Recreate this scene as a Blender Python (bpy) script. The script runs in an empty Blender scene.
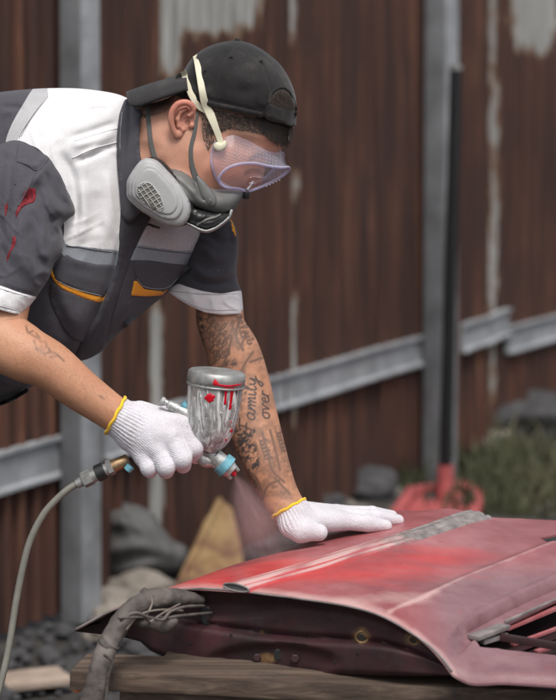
import bpy, bmesh, math, random
import numpy as np
from mathutils import Vector, Matrix, noise
from mathutils.bvhtree import BVHTree
from mathutils.geometry import delaunay_2d_cdt

rnd = random.Random(7)
npr = np.random.RandomState(11)
S = bpy.context.scene
COL = S.collection

# ------------------------------------------------------------------ camera, light, exposure
F, CX, HY, H = 2000.0, 278.0, 100.0, 1.6      # focal length, centre column, horizon row (photo pixels); camera height in metres
cam_d = bpy.data.cameras.new('camera')
cam = bpy.data.objects.new('camera', cam_d)
COL.objects.link(cam)
cam.location = (0, 0, H)
cam.rotation_euler = (math.radians(90), 0, 0)
cam_d.sensor_width = 36
cam_d.sensor_fit = 'HORIZONTAL'
cam_d.lens = 36 * F / 556
cam_d.shift_y = -250 / 556
cam_d.clip_end = 300
cam_d.dof.use_dof = True
cam_d.dof.focus_distance = 3.38
cam_d.dof.aperture_fstop = (cam_d.lens / 1000) / 0.027
S.camera = cam

world = bpy.data.worlds.new('World')
S.world = world
world.use_nodes = True
wn = world.node_tree
sky = wn.nodes.new('ShaderNodeTexSky')
sky.sky_type = 'NISHITA'
sky.sun_disc = False
SUN_EL, SUN_AZ = math.radians(60), math.radians(168)   # azimuth from +Y clockwise
sky.sun_elevation = SUN_EL
sky.sun_rotation = SUN_AZ
sky.air_density = 1.0
sky.dust_density = 4.0
sky.ozone_density = 1.0
hsv = wn.nodes.new('ShaderNodeHueSaturation')      # an overcast sky is greyer than a clear one
hsv.inputs['Saturation'].default_value = 0.35
wn.links.new(sky.outputs[0], hsv.inputs['Color'])
wn.links.new(hsv.outputs[0], wn.nodes['Background'].inputs['Color'])
wn.nodes['Background'].inputs['Strength'].default_value = 0.11

sun_d = bpy.data.lights.new('sun', 'SUN')
sun_d.energy = 1.5
sun_d.angle = math.radians(18)
sun_d.color = (1.0, 0.96, 0.9)
sun = bpy.data.objects.new('sun', sun_d)
COL.objects.link(sun)
sdir = Vector((math.sin(SUN_AZ) * math.cos(SUN_EL), math.cos(SUN_AZ) * math.cos(SUN_EL), math.sin(SUN_EL)))
sun.rotation_euler = sdir.to_track_quat('Z', 'Y').to_euler()
sun.location = (-3, -3, 8)
S.view_settings.view_transform = 'Standard'
S.view_settings.look = 'None'
S.view_settings.gamma = 1
S.view_settings.exposure = 0.58
S.cycles.volume_step_rate = 2.0
S.cycles.volume_bounces = 3

# ------------------------------------------------------------------ object helpers
WL = {}          # world location of every object

def P(x, y, z):
    return ((x - CX) / F * z, z, H - (y - HY) / F * z)

def PA(x, y, z):
    x, y, z = np.asarray(x, float), np.asarray(y, float), np.asarray(z, float)
    return np.stack([(x - CX) / F * z, z + 0 * x, H - (y - HY) / F * z], -1)

def props(o, label=None, cat=None, group=None, kind=None):
    if label: o['label'] = label
    if cat: o['category'] = cat
    if group: o['group'] = group
    if kind: o['kind'] = kind
    return o

def thing(name, loc, label, cat, group=None):
    o = bpy.data.objects.new(name, None)
    COL.objects.link(o)
    o.location = loc
    o.empty_display_size = 0.1
    WL[o.name] = Vector(loc)
    return props(o, label, cat, group)

def make(name, V, Fc, mats, parent=None, mi=None, smooth=True, attrs=None, label=None, cat=None, group=None, kind=None, angle=None):
    """one mesh object from world coordinates; origin at its middle"""
    V = np.asarray(V, float)
    lo, hi = V.min(0), V.max(0)
    c = (lo + hi) / 2
    if parent is None:
        c[2] = lo[2]
    me = bpy.data.meshes.new(name)
    me.from_pydata((V - c).tolist(), [], Fc if isinstance(Fc, list) else Fc.tolist())
    if not isinstance(mats, (list, tuple)):
        mats = [mats]
    for m in mats:
        me.materials.append(m)
    if mi is not None:
        me.polygons.foreach_set('material_index', np.asarray(mi, np.int32))
    if attrs:
        for k, a in attrs.items():
            at = me.attributes.new(k, 'FLOAT', 'POINT')
            at.data.foreach_set('value', np.asarray(a, np.float32))
    me.polygons.foreach_set('use_smooth', [smooth] * len(me.polygons))
    if smooth and angle:
        try:
            me.set_sharp_from_angle(angle=math.radians(angle))
        except Exception:
            pass
    me.update()
    o = bpy.data.objects.new(name, me)
    COL.objects.link(o)
    if parent is not None:
        o.parent = parent
        o.location = Vector(c) - WL[parent.name]
    else:
        o.location = c
    WL[o.name] = Vector(c)
    return props(o, label, cat, group, kind)

def clone(o, wloc, parent, rot=None, scale=None):
    c = o.copy()
    COL.objects.link(c)
    c.parent = parent
    c.location = Vector(wloc) - (WL[parent.name] if parent else Vector((0, 0, 0)))
    if rot is not None: c.rotation_euler = rot
    if scale is not None: c.scale = scale
    WL[c.name] = Vector(wloc)
    return c

def join(*parts):
    Vs, Fs, n = [], [], 0
    for V, Fc in parts:
        Vs.append(np.asarray(V, float))
        Fs += [tuple(i + n for i in f) for f in (Fc if isinstance(Fc, list) else Fc.tolist())]
        n += len(V)
    return np.concatenate(Vs), Fs

def crv(pts, step=3.0, closed=True):
    """Catmull-Rom resampling of a polyline of any dimension"""
    p = np.asarray(pts, float)
    n = len(p)
    out = []
    rng = range(n if closed else n - 1)
    for i in rng:
        if closed:
            a, b, c, d = p[(i - 1) % n], p[i], p[(i + 1) % n], p[(i + 2) % n]
        else:
            b, c = p[i], p[i + 1]
            a = p[i - 1] if i else 2 * b - c
            d = p[i + 2] if i + 2 < n else 2 * c - b
        k = max(1, int(round(np.linalg.norm((c - b)[:2]) / step)))
        for j in range(k):
            t = j / k
            out.append(0.5 * ((2 * b) + (c - a) * t + (2 * a - 5 * b + 4 * c - d) * t * t + (3 * b - a - 3 * c + d) * t ** 3))
    if not closed:
        out.append(p[-1])
    return np.array(out)

def lin(pts, step=3.0, closed=True):
    p = np.asarray(pts, float)
    n = len(p)
    out = []
    for i in range(n if closed else n - 1):
        b, c = p[i], p[(i + 1) % n]
        k = max(1, int(round(np.linalg.norm((c - b)[:2]) / step)))
        for j in range(k):
            out.append(b + (c - b) * j / k)
    if not closed:
        out.append(p[-1])
    return np.array(out)

def inpoly(x, y, poly):
    poly = np.asarray(poly, float)
    r = np.zeros(np.shape(x), bool)
    n = len(poly)
    for i in range(n):
        x1, y1 = poly[i][:2]
        x2, y2 = poly[(i + 1) % n][:2]
        if y1 == y2: continue
        c = ((y1 > y) != (y2 > y)) & (x < (x2 - x1) * (y - y1) / (y2 - y1) + x1)
        r ^= c
    return r

def pdist(x, y, line, closed=False):
    """distance to a polyline and position 0..1 along it"""
    L = np.asarray(line, float)[:, :2]
    if closed: L = np.vstack([L, L[:1]])
    best = np.full(np.shape(x), 1e9)
    s = np.zeros(np.shape(x))
    seg = np.linalg.norm(L[1:] - L[:-1], axis=1)
    cum = np.concatenate([[0], np.cumsum(seg)])
    tot = max(cum[-1], 1e-9)
    for i in range(len(L) - 1):
        a, b = L[i], L[i + 1]
        d = b - a
        t = np.clip(((x - a[0]) * d[0] + (y - a[1]) * d[1]) / (d @ d + 1e-12), 0, 1)
        e = np.hypot(x - a[0] - t * d[0], y - a[1] - t * d[1])
        m = e < best
        best = np.where(m, e, best)
        s = np.where(m, (cum[i] + t * seg[i]) / tot, s)
    return best, s

def cdt(outline, spacing, lines=(), holes=()):
    """triangulate a closed outline with well spread inner points; lines become edges"""
    outline = np.asarray(outline, float)
    pts = [tuple(p[:2]) for p in outline]
    n = len(pts)
    edges = [(i, (i + 1) % n) for i in range(n)]
    keep = []
    for h in holes:
        b = len(pts)
        pts += [tuple(p[:2]) for p in h]
        edges += [(b + i, b + (i + 1) % len(h)) for i in range(len(h))]
        keep.append((h, True))
    for l in lines:
        b = len(pts)
        pts += [tuple(p[:2]) for p in l]
        edges += [(b + i, b + i + 1) for i in range(len(l) - 1)]
        edges.append((b + len(l) - 1, b))
        keep.append((l, True))
    lo, hi = outline[:, :2].min(0), outline[:, :2].max(0)
    gy = np.arange(lo[1], hi[1], spacing * 0.87)
    g = []
    for j, yy in enumerate(gy):
        xs = np.arange(lo[0] + (spacing / 2 if j % 2 else 0), hi[0], spacing)
        g.append(np.stack([xs, np.full(len(xs), yy)], 1))
    g = np.concatenate(g)
    g = g + npr.uniform(-.03, .03, g.shape) * spacing
    m = inpoly(g[:, 0], g[:, 1], outline)
    g = g[m]
    m = pdist(g[:, 0], g[:, 1], outline, True)[0] > spacing * .55
    g = g[m]
    for l, cl in keep:
        g = g[pdist(g[:, 0], g[:, 1], l, cl)[0] > spacing * .5]
    pts += [tuple(p) for p in g]
    v, e, f, *_ = delaunay_2d_cdt([Vector(p) for p in pts], edges, [], 0, 1e-4)
    v = np.array([tuple(p) for p in v])
    f = np.array(f, int)
    c = v[f].mean(1)
    ok = inpoly(c[:, 0], c[:, 1], outline)
    for h in holes:
        ok &= ~inpoly(c[:, 0], c[:, 1], h)
    f = f[ok]
    # drop unused
    used = np.unique(f)
    idx = -np.ones(len(v), int)
    idx[used] = np.arange(len(used))
    v, f = v[used], idx[f]
    ar = (v[f[:, 1], 0] - v[f[:, 0], 0]) * (v[f[:, 2], 1] - v[f[:, 0], 1]) - (v[f[:, 2], 0] - v[f[:, 0], 0]) * (v[f[:, 1], 1] - v[f[:, 0], 1])
    f = f[np.abs(ar) > 1e-7]
    ar = ar[np.abs(ar) > 1e-7]
    f[ar > 0] = f[ar > 0][:, ::-1]
    ed = np.concatenate([f[:, [0, 1]], f[:, [1, 2]], f[:, [2, 0]]])
    key = np.sort(ed, 1)
    k1 = key[:, 0] * len(v) + key[:, 1]
    u, inv, cnt = np.unique(k1, return_inverse=True, return_counts=True)
    be = ed[cnt[inv] == 1]
    bnd = np.zeros(len(v), bool)
    bnd[be.ravel()] = True
    return v, f, be, bnd

def poisson(V, T, bnd, lam=None, iters=700):
    n = len(V)
    I, J, W = [], [], []
    area = np.zeros(n)
    for i, j, k in ((0, 1, 2), (1, 2, 0), (2, 0, 1)):
        a, b, c = T[:, i], T[:, j], T[:, k]
        u, v = V[b] - V[a], V[c] - V[a]
        cr = np.abs(u[:, 0] * v[:, 1] - u[:, 1] * v[:, 0]) + 1e-9
        w = np.clip((u * v).sum(1) / cr, -5, 20) * .5
        I += [b, c]; J += [c, b]; W += [w, w]
        area += np.bincount(a, cr / 6, n)
    I, J, W = np.concatenate(I), np.concatenate(J), np.concatenate(W)
    diag = np.bincount(I, W, n)
    if lam: diag = diag + area / lam ** 2
    free = ~bnd
    def A(x):
        return np.where(free, diag * x - np.bincount(I, W * x[J], n), 0)
    b = np.where(free, area, 0)
    D = np.where(free, 1 / np.maximum(diag, 1e-6), 0)
    x = np.zeros(n); r = b.copy(); zz = D * r; p = zz.copy(); rz = r @ zz
    for _ in range(iters):
        Ap = A(p)
        al = rz / (p @ Ap + 1e-20)
        x += al * p; r -= al * Ap
        if np.abs(r).max() < 1e-6: break
        zz = D * r; rn = r @ zz
        p = zz + rn / rz * p; rz = rn
    return np.maximum(x, 0)

def rbf(ctrl):
    """smooth field through control points [(x, y, value)]"""
    c = np.asarray(ctrl, float)
    sc = 100.0
    X = c[:, :2] / sc
    n = len(X)
    def ph(r2): return np.where(r2 > 0, r2 * np.log(r2 + 1e-12), 0)
    K = ph(((X[:, None] - X[None]) ** 2).sum(-1)) + np.eye(n) * 1e-3
    Q = np.hstack([np.ones((n, 1)), X])
    M = np.block([[K, Q], [Q.T, np.zeros((3, 3))]])
    w = np.linalg.solve(M, np.concatenate([c[:, 2], np.zeros(3)]))
    def f(x, y):
        x, y = np.asarray(x, float) / sc, np.asarray(y, float) / sc
        o = w[n] + w[n + 1] * x + w[n + 2] * y
        for i in range(n):
            o = o + w[i] * ph((x - X[i, 0]) ** 2 + (y - X[i, 1]) ** 2)
        return o
    return f

def vnoise(x, y, sc, seed=0):
    """smooth value noise on numpy arrays, about -1..1"""
    r = np.random.RandomState(seed)
    G = r.uniform(-1, 1, (64, 64))
    u, v = np.asarray(x) / sc, np.asarray(y) / sc
    i, j = np.floor(u).astype(int), np.floor(v).astype(int)
    a, b = u - i, v - j
    a, b = a * a * (3 - 2 * a), b * b * (3 - 2 * b)
    g = lambda p, q: G[p % 64, q % 64]
    return (g(i, j) * (1 - a) + g(i + 1, j) * a) * (1 - b) + (g(i, j + 1) * (1 - a) + g(i + 1, j + 1) * a) * b

def creases(x, y, ang, L, W, h, seed, p=5):
    """irregular sharp wrinkles running along the angle (degrees)"""
    c, s = math.cos(math.radians(ang)), math.sin(math.radians(ang))
    wx = x + 5 * vnoise(x, y, 26, seed + 7); wy = y + 5 * vnoise(x, y, 22, seed + 8)
    u, v = wx * c + wy * s, -wx * s + wy * c
    n = vnoise(u + 500, (v + 500) * L / W, L, seed)
    m = np.clip(.25 + 1.1 * vnoise(x + 300, y + 300, 38, seed + 3), 0, 1)
    return h * m * ((1 - np.abs(n)) ** p - .35 * np.clip(1 - np.abs(n - .35) * 2.2, 0, 1) ** 3)

def folds(lst):
    """relief from fold lines: (points, width px, height m); a sharp crest has a soft hollow beside it"""
    L = [(crv(p, 4, False) if len(p) > 2 else lin(p, 4, False), w, h) for p, w, h in lst]
    def f(x, y):
        o = np.zeros(np.shape(x))
        for l, w, h in L:
            d, s = pdist(x, y, l)
            o += h * np.exp(-(d / w) ** 2) * np.clip(np.sin(np.pi * np.clip(s * .96 + .02, 0, 1)) * 1.6, 0, 1)
        return o
    return f

def inflate(outline, zmid, T, spacing=3.0, p=.5, lam=None, panels=(), relief=None, back=1.0, smooth_outline=True, cut=None, thick=.002):
    """closed body with the given outline (photo pixels) at depth zmid, half as thick as T metres"""
    ol = crv(outline, spacing) if smooth_outline else lin(outline, spacing)
    lines = [crv(q, spacing) for q in panels]
    cuts = [lin(cut, spacing)] if cut else []
    v, f, be, bnd = cdt(ol, spacing, lines + cuts)
    phi = poisson(v, f, bnd, lam)
    t = T * (phi / phi.max()) ** p
    x, y = v[:, 0], v[:, 1]
    zm = zmid(x, y) if callable(zmid) else np.full(len(v), float(zmid))
    rl = relief(x, y) if relief else 0
    edge = np.clip(t / (T * .35), 0, 1)
    zf = zm - t - rl * edge
    zb = zm + t * back
    n = len(v)
    bi = np.arange(n) + n
    bi[bnd] = np.nonzero(bnd)[0]
    Vf = PA(x, y, zf)
    Vb = PA(x, y, zb)
    V = np.concatenate([Vf, Vb])
    fb = bi[f][:, ::-1]
    Fc = np.concatenate([f, fb])
    mi = np.zeros(len(Fc), int)
    c = v[f].mean(1)
    for k, q in enumerate(lines):
        m = inpoly(c[:, 0], c[:, 1], q)
        mi[:len(f)][m] = k + 1
        mi[len(f):][m] = k + 1
    if cut:                                    # open end, such as a sleeve: remove the faces there and give the shell a thickness
        kp = ~inpoly(c[:, 0], c[:, 1], cuts[0])
        kp2 = np.concatenate([kp, kp])
        Fc, mi = Fc[kp2], mi[kp2]
        N = np.zeros_like(V)
        fn = np.cross(V[Fc[:, 1]] - V[Fc[:, 0]], V[Fc[:, 2]] - V[Fc[:, 0]])
        for q in range(3): np.add.at(N, Fc[:, q], fn)
        N /= np.linalg.norm(N, axis=1)[:, None] + 1e-12
        e3 = np.concatenate([Fc[:, [0, 1]], Fc[:, [1, 2]], Fc[:, [2, 0]]])
        k3 = np.sort(e3, 1); kk = k3[:, 0] * len(V) + k3[:, 1]
        u_, inv_, cn_ = np.unique(kk, return_inverse=True, return_counts=True)
        rim = e3[cn_[inv_] == 1]
        m_ = len(V)
        V = np.concatenate([V, V - N * thick])
        r1 = np.stack([rim[:, 1], rim[:, 0], rim[:, 0] + m_], 1); r2 = np.stack([rim[:, 1], rim[:, 0] + m_, rim[:, 1] + m_], 1)
        last = np.full(len(r1), mi.max() if len(panels) else 0)
        Fc = np.concatenate([Fc, Fc[:, ::-1] + m_, r1, r2]); mi = np.concatenate([mi, mi, last, last])
    used = np.unique(Fc)
    idx = -np.ones(len(V), int); idx[used] = np.arange(len(used))
    return V[used], idx[Fc], mi

CAMV = Vector((0, 0, H))
def bvh(V, Fc):
    return BVHTree.FromPolygons([tuple(p) for p in V], [tuple(f) for f in (Fc if isinstance(Fc, list) else Fc.tolist())])

def hitz(tree, x, y, zg=3.45):
    """depth of the surface seen at photo pixels (x, y)"""
    out = np.zeros(len(x))
    for i in range(len(x)):
        q = Vector(P(x[i], y[i], zg))
        loc, *_ = tree.ray_cast(CAMV, (q - CAMV).normalized())
        if loc is None:
            loc, *_ = tree.find_nearest(q)
            if loc is not None:
                # a second try at the found depth
                q = Vector(P(x[i], y[i], loc.y))
                loc, *_ = tree.find_nearest(q)
        out[i] = loc.y if loc is not None else zg
    return out

def drape(outline, tree, off=.002, thick=.003, spacing=3.0, relief=None, sm=2, zg=3.45, smooth_outline=True, puff=0.0, lam=None, maxz=None):
    """a layer of cloth, rubber or paint laid on a surface"""
    ol = crv(outline, spacing) if smooth_outline else lin(outline, spacing)
    v, f, be, bnd = cdt(ol, spacing)
    x, y = v[:, 0], v[:, 1]
    z = hitz(tree, x, y, zg)
    if maxz is not None: z = np.minimum(z, maxz)
    n = len(v); z0 = z.copy()
    ed = np.unique(np.sort(np.concatenate([f[:, [0, 1]], f[:, [1, 2]], f[:, [2, 0]]]), 1), axis=0)
    cnt = np.bincount(ed.ravel(), minlength=n)
    for _ in range(sm):
        s = np.bincount(ed[:, 0], z[ed[:, 1]], n) + np.bincount(ed[:, 1], z[ed[:, 0]], n)
        z = .5 * z + .5 * s / np.maximum(cnt, 1)
    if sm > 4: z = np.minimum(z, z0 + .0005)
    o = np.full(n, off)
    if puff:
        phi = poisson(v, f, bnd, lam)
        o = o + puff * (phi / phi.max()) ** .5
    o = np.where(bnd, o * .55, o)
    if relief: o = o + relief(x, y)
    V = np.concatenate([PA(x, y, z - o), PA(x, y, z - o + thick)])
    side = [(b, a, a + n, b + n) for a, b in be.tolist()]
    Fc = [tuple(t) for t in f.tolist()] + [(c + n, b + n, a + n) for a, b, c in f.tolist()] + side
    return V, Fc

def strip(pts, w, step=2.5):
    """outline of a ribbon; w: width or list of widths along it"""
    p = crv(pts, step, False)
    n = len(p)
    ww = np.interp(np.linspace(0, 1, n), np.linspace(0, 1, len(w)), w) if hasattr(w, '__len__') else np.full(n, w)
    t = np.gradient(p, axis=0)
    t /= np.linalg.norm(t, axis=1)[:, None]
    nn = np.stack([-t[:, 1], t[:, 0]], 1)
    return np.concatenate([p + nn * ww[:, None] / 2, (p - nn * ww[:, None] / 2)[::-1]])

def ribbon(pts, w, tree, off=.004, thick=.0025, zg=3.44, smz=12, roll=.0008):
    """flat elastic band laid along a line on a surface"""
    p = crv(pts, 1.5, False)
    n = len(p)
    ww = np.interp(np.linspace(0, 1, n), np.linspace(0, 1, len(w)), w) if hasattr(w, '__len__') else np.full(n, w)
    z = hitz(tree, p[:, 0], p[:, 1], zg)
    z0 = z.copy()
    for _ in range(smz):
        z[1:-1] = .5 * z[1:-1] + .25 * (z[:-2] + z[2:])
    z = np.minimum(z, z0 + .002)
    for _ in range(4):
        z[1:-1] = .5 * z[1:-1] + .25 * (z[:-2] + z[2:])
    t = np.gradient(p, axis=0); t /= np.linalg.norm(t, axis=1)[:, None]
    nn = np.stack([-t[:, 1], t[:, 0]], 1)
    prof = [(-.5, roll + .3 * thick), (-.42, 0), (-.2, -.0002), (.2, -.0002), (.42, 0), (.5, roll + .3 * thick), (.46, thick), (-.46, thick)]
    V = np.concatenate([PA(p[:, 0] + nn[:, 0] * ww * a, p[:, 1] + nn[:, 1] * ww * a, z - off + b)[:, None] for a, b in prof], 1).reshape(-1, 3)
    K = len(prof)
    Fc = [(i * K + j, i * K + (j + 1) % K, (i + 1) * K + (j + 1) % K, (i + 1) * K + j) for i in range(n - 1) for j in range(K)]
    Fc += [tuple(range(K))[::-1], tuple((n - 1) * K + j for j in range(K))]
    return V, Fc

def tube(pts, r, sides=16, step=3.0, px=True, cap=True, smooth=True, ratio=1.0, rf=None):
    """round body along points; px: points are (x, y, depth) and radii in photo pixels"""
    pts = np.asarray(pts, float)
    r = np.asarray(r if hasattr(r, '__len__') else [r] * len(pts), float)
    if px:
        W = np.array([P(*q) for q in pts]); R = r * pts[:, 2] / F; st = step * 3.4 / F
    else:
        W, R, st = pts, r, step
    Q = np.hstack([W, R[:, None]])
    # resample by 3d length
    out = []
    n = len(Q)
    for i in range(n - 1):
        b, c = Q[i], Q[i + 1]
        a = Q[i - 1] if i else 2 * b - c
        d = Q[i + 2] if i + 2 < n else 2 * c - b
        k = max(1, int(round(np.linalg.norm((c - b)[:3]) / st)))
        for j in range(k):
            t = j / k
            out.append(0.5 * ((2 * b) + (c - a) * t + (2 * a - 5 * b + 4 * c - d) * t * t + (3 * b - a - 3 * c + d) * t ** 3) if smooth else b + (c - b) * t)
    out.append(Q[-1])
    Q = np.array(out)
    C, R = Q[:, :3], np.maximum(Q[:, 3], 1e-4)
    n = len(C)
    T = np.gradient(C, axis=0)
    T /= np.linalg.norm(T, axis=1)[:, None] + 1e-12
    N = np.zeros_like(C)
    up = np.array([0, -1.0, 0]) if abs(T[0][1]) < .8 else np.array([0, 0, 1.0])
    nv = up - T[0] * (up @ T[0]); nv /= np.linalg.norm(nv)
    for i in range(n):
        nv = nv - T[i] * (nv @ T[i]); nv /= np.linalg.norm(nv)
        N[i] = nv
    B = np.cross(T, N)
    th = np.linspace(0, 2 * np.pi, sides, endpoint=False)
    ring = C[:, None] + R[:, None, None] * (np.cos(th)[None, :, None] * N[:, None] * ratio + np.sin(th)[None, :, None] * B[:, None])
    if rf is not None:
        k = rf(np.linspace(0, 1, n)[:, None], th[None, :])
        ring = C[:, None] + (ring - C[:, None]) * k[..., None]
    V = ring.reshape(-1, 3)
    Fc = []
    for i in range(n - 1):
        for j in range(sides):
            k = (j + 1) % sides
            Fc.append((i * sides + j, i * sides + k, (i + 1) * sides + k, (i + 1) * sides + j))
    if cap:
        Fc.append(tuple(range(sides))[::-1])
        Fc.append(tuple((n - 1) * sides + j for j in range(sides)))
    return V, Fc

def box(c, s, rot=None, bev=0.0, axes=None):
    """box; axes: three unit vectors"""
    bm = bmesh.new()
    bmesh.ops.create_cube(bm, size=1)
    for v in bm.verts: v.co = Vector((v.co.x * s[0], v.co.y * s[1], v.co.z * s[2]))
    if bev: bmesh.ops.bevel(bm, geom=bm.edges[:] , offset=bev, segments=2, affect='EDGES', profile=.6)
    bm.verts.ensure_lookup_table()
    V = np.array([v.co[:] for v in bm.verts])
    Fc = [tuple(v.index for v in f.verts) for f in bm.faces]
    bm.free()
    if axes is not None:
        V = V @ np.asarray(axes, float)
    elif rot is not None:
        M = np.array(Matrix.Rotation(rot[2], 3, 'Z') @ Matrix.Rotation(rot[1], 3, 'Y') @ Matrix.Rotation(rot[0], 3, 'X'))
        V = V @ M.T
    return V + np.asarray(c, float), Fc

def lathe(prof, a, b, sides=48, cap=False):
    """profile [(t, r)] round the axis from a (t=0) to b (t=1), metres"""
    a, b = np.asarray(a, float), np.asarray(b, float)
    T = b - a
    t = T / np.linalg.norm(T)
    u = np.cross(t, [0, 1, 0]); u /= np.linalg.norm(u)
    w = np.cross(t, u)
    th = np.linspace(0, 2 * np.pi, sides, endpoint=False)
    V = np.array([a + T * q + r * (math.cos(x) * u + math.sin(x) * w) for q, r in prof for x in th])
    Fc = []
    for i in range(len(prof) - 1):
        for j in range(sides):
            k = (j + 1) % sides
            Fc.append((i * sides + j, (i + 1) * sides + j, (i + 1) * sides + k, i * sides + k))
    if cap:
        Fc.append(tuple(range(sides)))
        Fc.append(tuple(((len(prof) - 1) * sides + j for j in range(sides)))[::-1])
    return V, Fc

# ------------------------------------------------------------------ distance-field bodies (gloves, ear, rocks)
class SDF:
    def __init__(s, lo, hi, h):
        s.h = h
        s.lo = np.asarray(lo, float)
        s.n = np.ceil((np.asarray(hi) - s.lo) / h).astype(int) + 1
        s.D = np.full(s.n, 0.05, np.float32)
        s.ax = [s.lo[i] + np.arange(s.n[i]) * h for i in range(3)]
    def _sl(s, lo, hi, k):
        m = k * 2 + 3 * s.h
        a = np.clip(np.floor((lo - m - s.lo) / s.h).astype(int), 0, s.n)
        b = np.clip(np.ceil((hi + m - s.lo) / s.h).astype(int) + 1, 0, s.n)
        sl = tuple(slice(a[i], b[i]) for i in range(3))
        g = np.meshgrid(*[s.ax[i][sl[i]] for i in range(3)], indexing='ij', sparse=True)
        return sl, g
    def _mix(s, sl, d, k, sub=False):
        D = s.D[sl]
        if sub:
            h = np.clip(.5 - .5 * (D + d) / k, 0, 1)
            s.D[sl] = D + (-d - D) * h + k * h * (1 - h)
        else:
            h = np.clip(.5 + .5 * (D - d) / k, 0, 1)
            s.D[sl] = D * (1 - h) + d * h - k * h * (1 - h)
    def cone(s, a, b, ra, rb, k=.004, sub=False, flat=None):
        a, b = np.asarray(a, float), np.asarray(b, float)
        r = max(ra, rb)
        sl, g = s._sl(np.minimum(a, b) - r, np.maximum(a, b) + r, k)
        d = b - a
        q = [g[i] - a[i] for i in range(3)]
        t = np.clip((q[0] * d[0] + q[1] * d[1] + q[2] * d[2]) / (d @ d + 1e-12), 0, 1)
        e = np.sqrt((q[0] - t * d[0]) ** 2 + (q[1] - t * d[1]) ** 2 + (q[2] - t * d[2]) ** 2) - (ra + (rb - ra) * t)
        s._mix(sl, e, k, sub)
    def ell(s, c, R, axes=None, k=.004, sub=False):
        c = np.asarray(c, float)
        R = np.asarray(R, float)
        A = np.eye(3) if axes is None else np.asarray(axes, float)
        r = R.max()
        sl, g = s._sl(c - r, c + r, k)
        q = [g[i] - c[i] for i in range(3)]
        l = [(A[j][0] * q[0] + A[j][1] * q[1] + A[j][2] * q[2]) for j in range(3)]
        k0 = np.sqrt(sum((l[j] / R[j]) ** 2 for j in range(3)))
        k1 = np.sqrt(sum((l[j] / R[j] ** 2) ** 2 for j in range(3))) + 1e-9
        s._mix(sl, k0 * (k0 - 1) / k1, k, sub)
    def mesh(s, smooth=2):
        D = s.D
        I = D < 0
        nx, ny, nz = D.shape
        cnt = np.zeros((nx - 1, ny - 1, nz - 1), np.int8)
        for i in (0, 1):
            for j in (0, 1):
                for k in (0, 1):
                    cnt += I[i:nx - 1 + i, j:ny - 1 + j, k:nz - 1 + k]
        act = (cnt > 0) & (cnt < 8)
        c = np.argwhere(act)
        idx = -np.ones(act.shape, int)
        idx[tuple(c.T)] = np.arange(len(c))
        acc = np.zeros((len(c), 3)); w = np.zeros(len(c))
        cor = [(i, j, k) for i in (0, 1) for j in (0, 1) for k in (0, 1)]
        for a in cor:
            for b in cor:
                if sum(b) - sum(a) == 1 and all(b[q] >= a[q] for q in range(3)):
                    da = D[tuple((c + a).T)].astype(float); db = D[tuple((c + b).T)].astype(float)
                    m = (da < 0) != (db < 0)
                    t = np.where(m, da / np.where(m, da - db, 1), 0)
                    p = np.array(a) + t[:, None] * (np.array(b) - np.array(a))
                    acc += p * m[:, None]; w += m
        V = s.lo + (c + acc / w[:, None]) * s.h
        Fs = []
        for ax in range(3):
            a = [slice(None)] * 3; b = [slice(None)] * 3
            a[ax] = slice(0, -1); b[ax] = slice(1, None)
            e = I[tuple(a)] != I[tuple(b)]
            o1, o2 = [q for q in range(3) if q != ax]
            q = np.argwhere(e)
            ok = (q[:, o1] > 0) & (q[:, o2] > 0) & (q[:, o1] < D.shape[o1] - 1) & (q[:, o2] < D.shape[o2] - 1)
            q = q[ok]
            d1 = np.zeros(3, int); d1[o1] = 1
            d2 = np.zeros(3, int); d2[o2] = 1
            quad = np.stack([idx[tuple((q - d1 - d2).T)], idx[tuple((q - d2).T)], idx[tuple(q.T)], idx[tuple((q - d1).T)]], 1)
            flip = I[tuple(q.T)]
            if ax == 1: flip = ~flip
            quad[~flip] = quad[~flip][:, ::-1]
            Fs.append(quad)
        Fc = np.concatenate(Fs)
        n = len(V)
        E = np.concatenate([Fc[:, [0, 1]], Fc[:, [1, 2]], Fc[:, [2, 3]], Fc[:, [3, 0]]])
        for _ in range(smooth):
            cn = np.bincount(E[:, 0], minlength=n) + np.bincount(E[:, 1], minlength=n)
            V = .4 * V + .6 * np.stack([(np.bincount(E[:, 0], V[E[:, 1], q], n) + np.bincount(E[:, 1], V[E[:, 0], q], n)) / cn for q in range(3)], 1)
        return V, Fc

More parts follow.
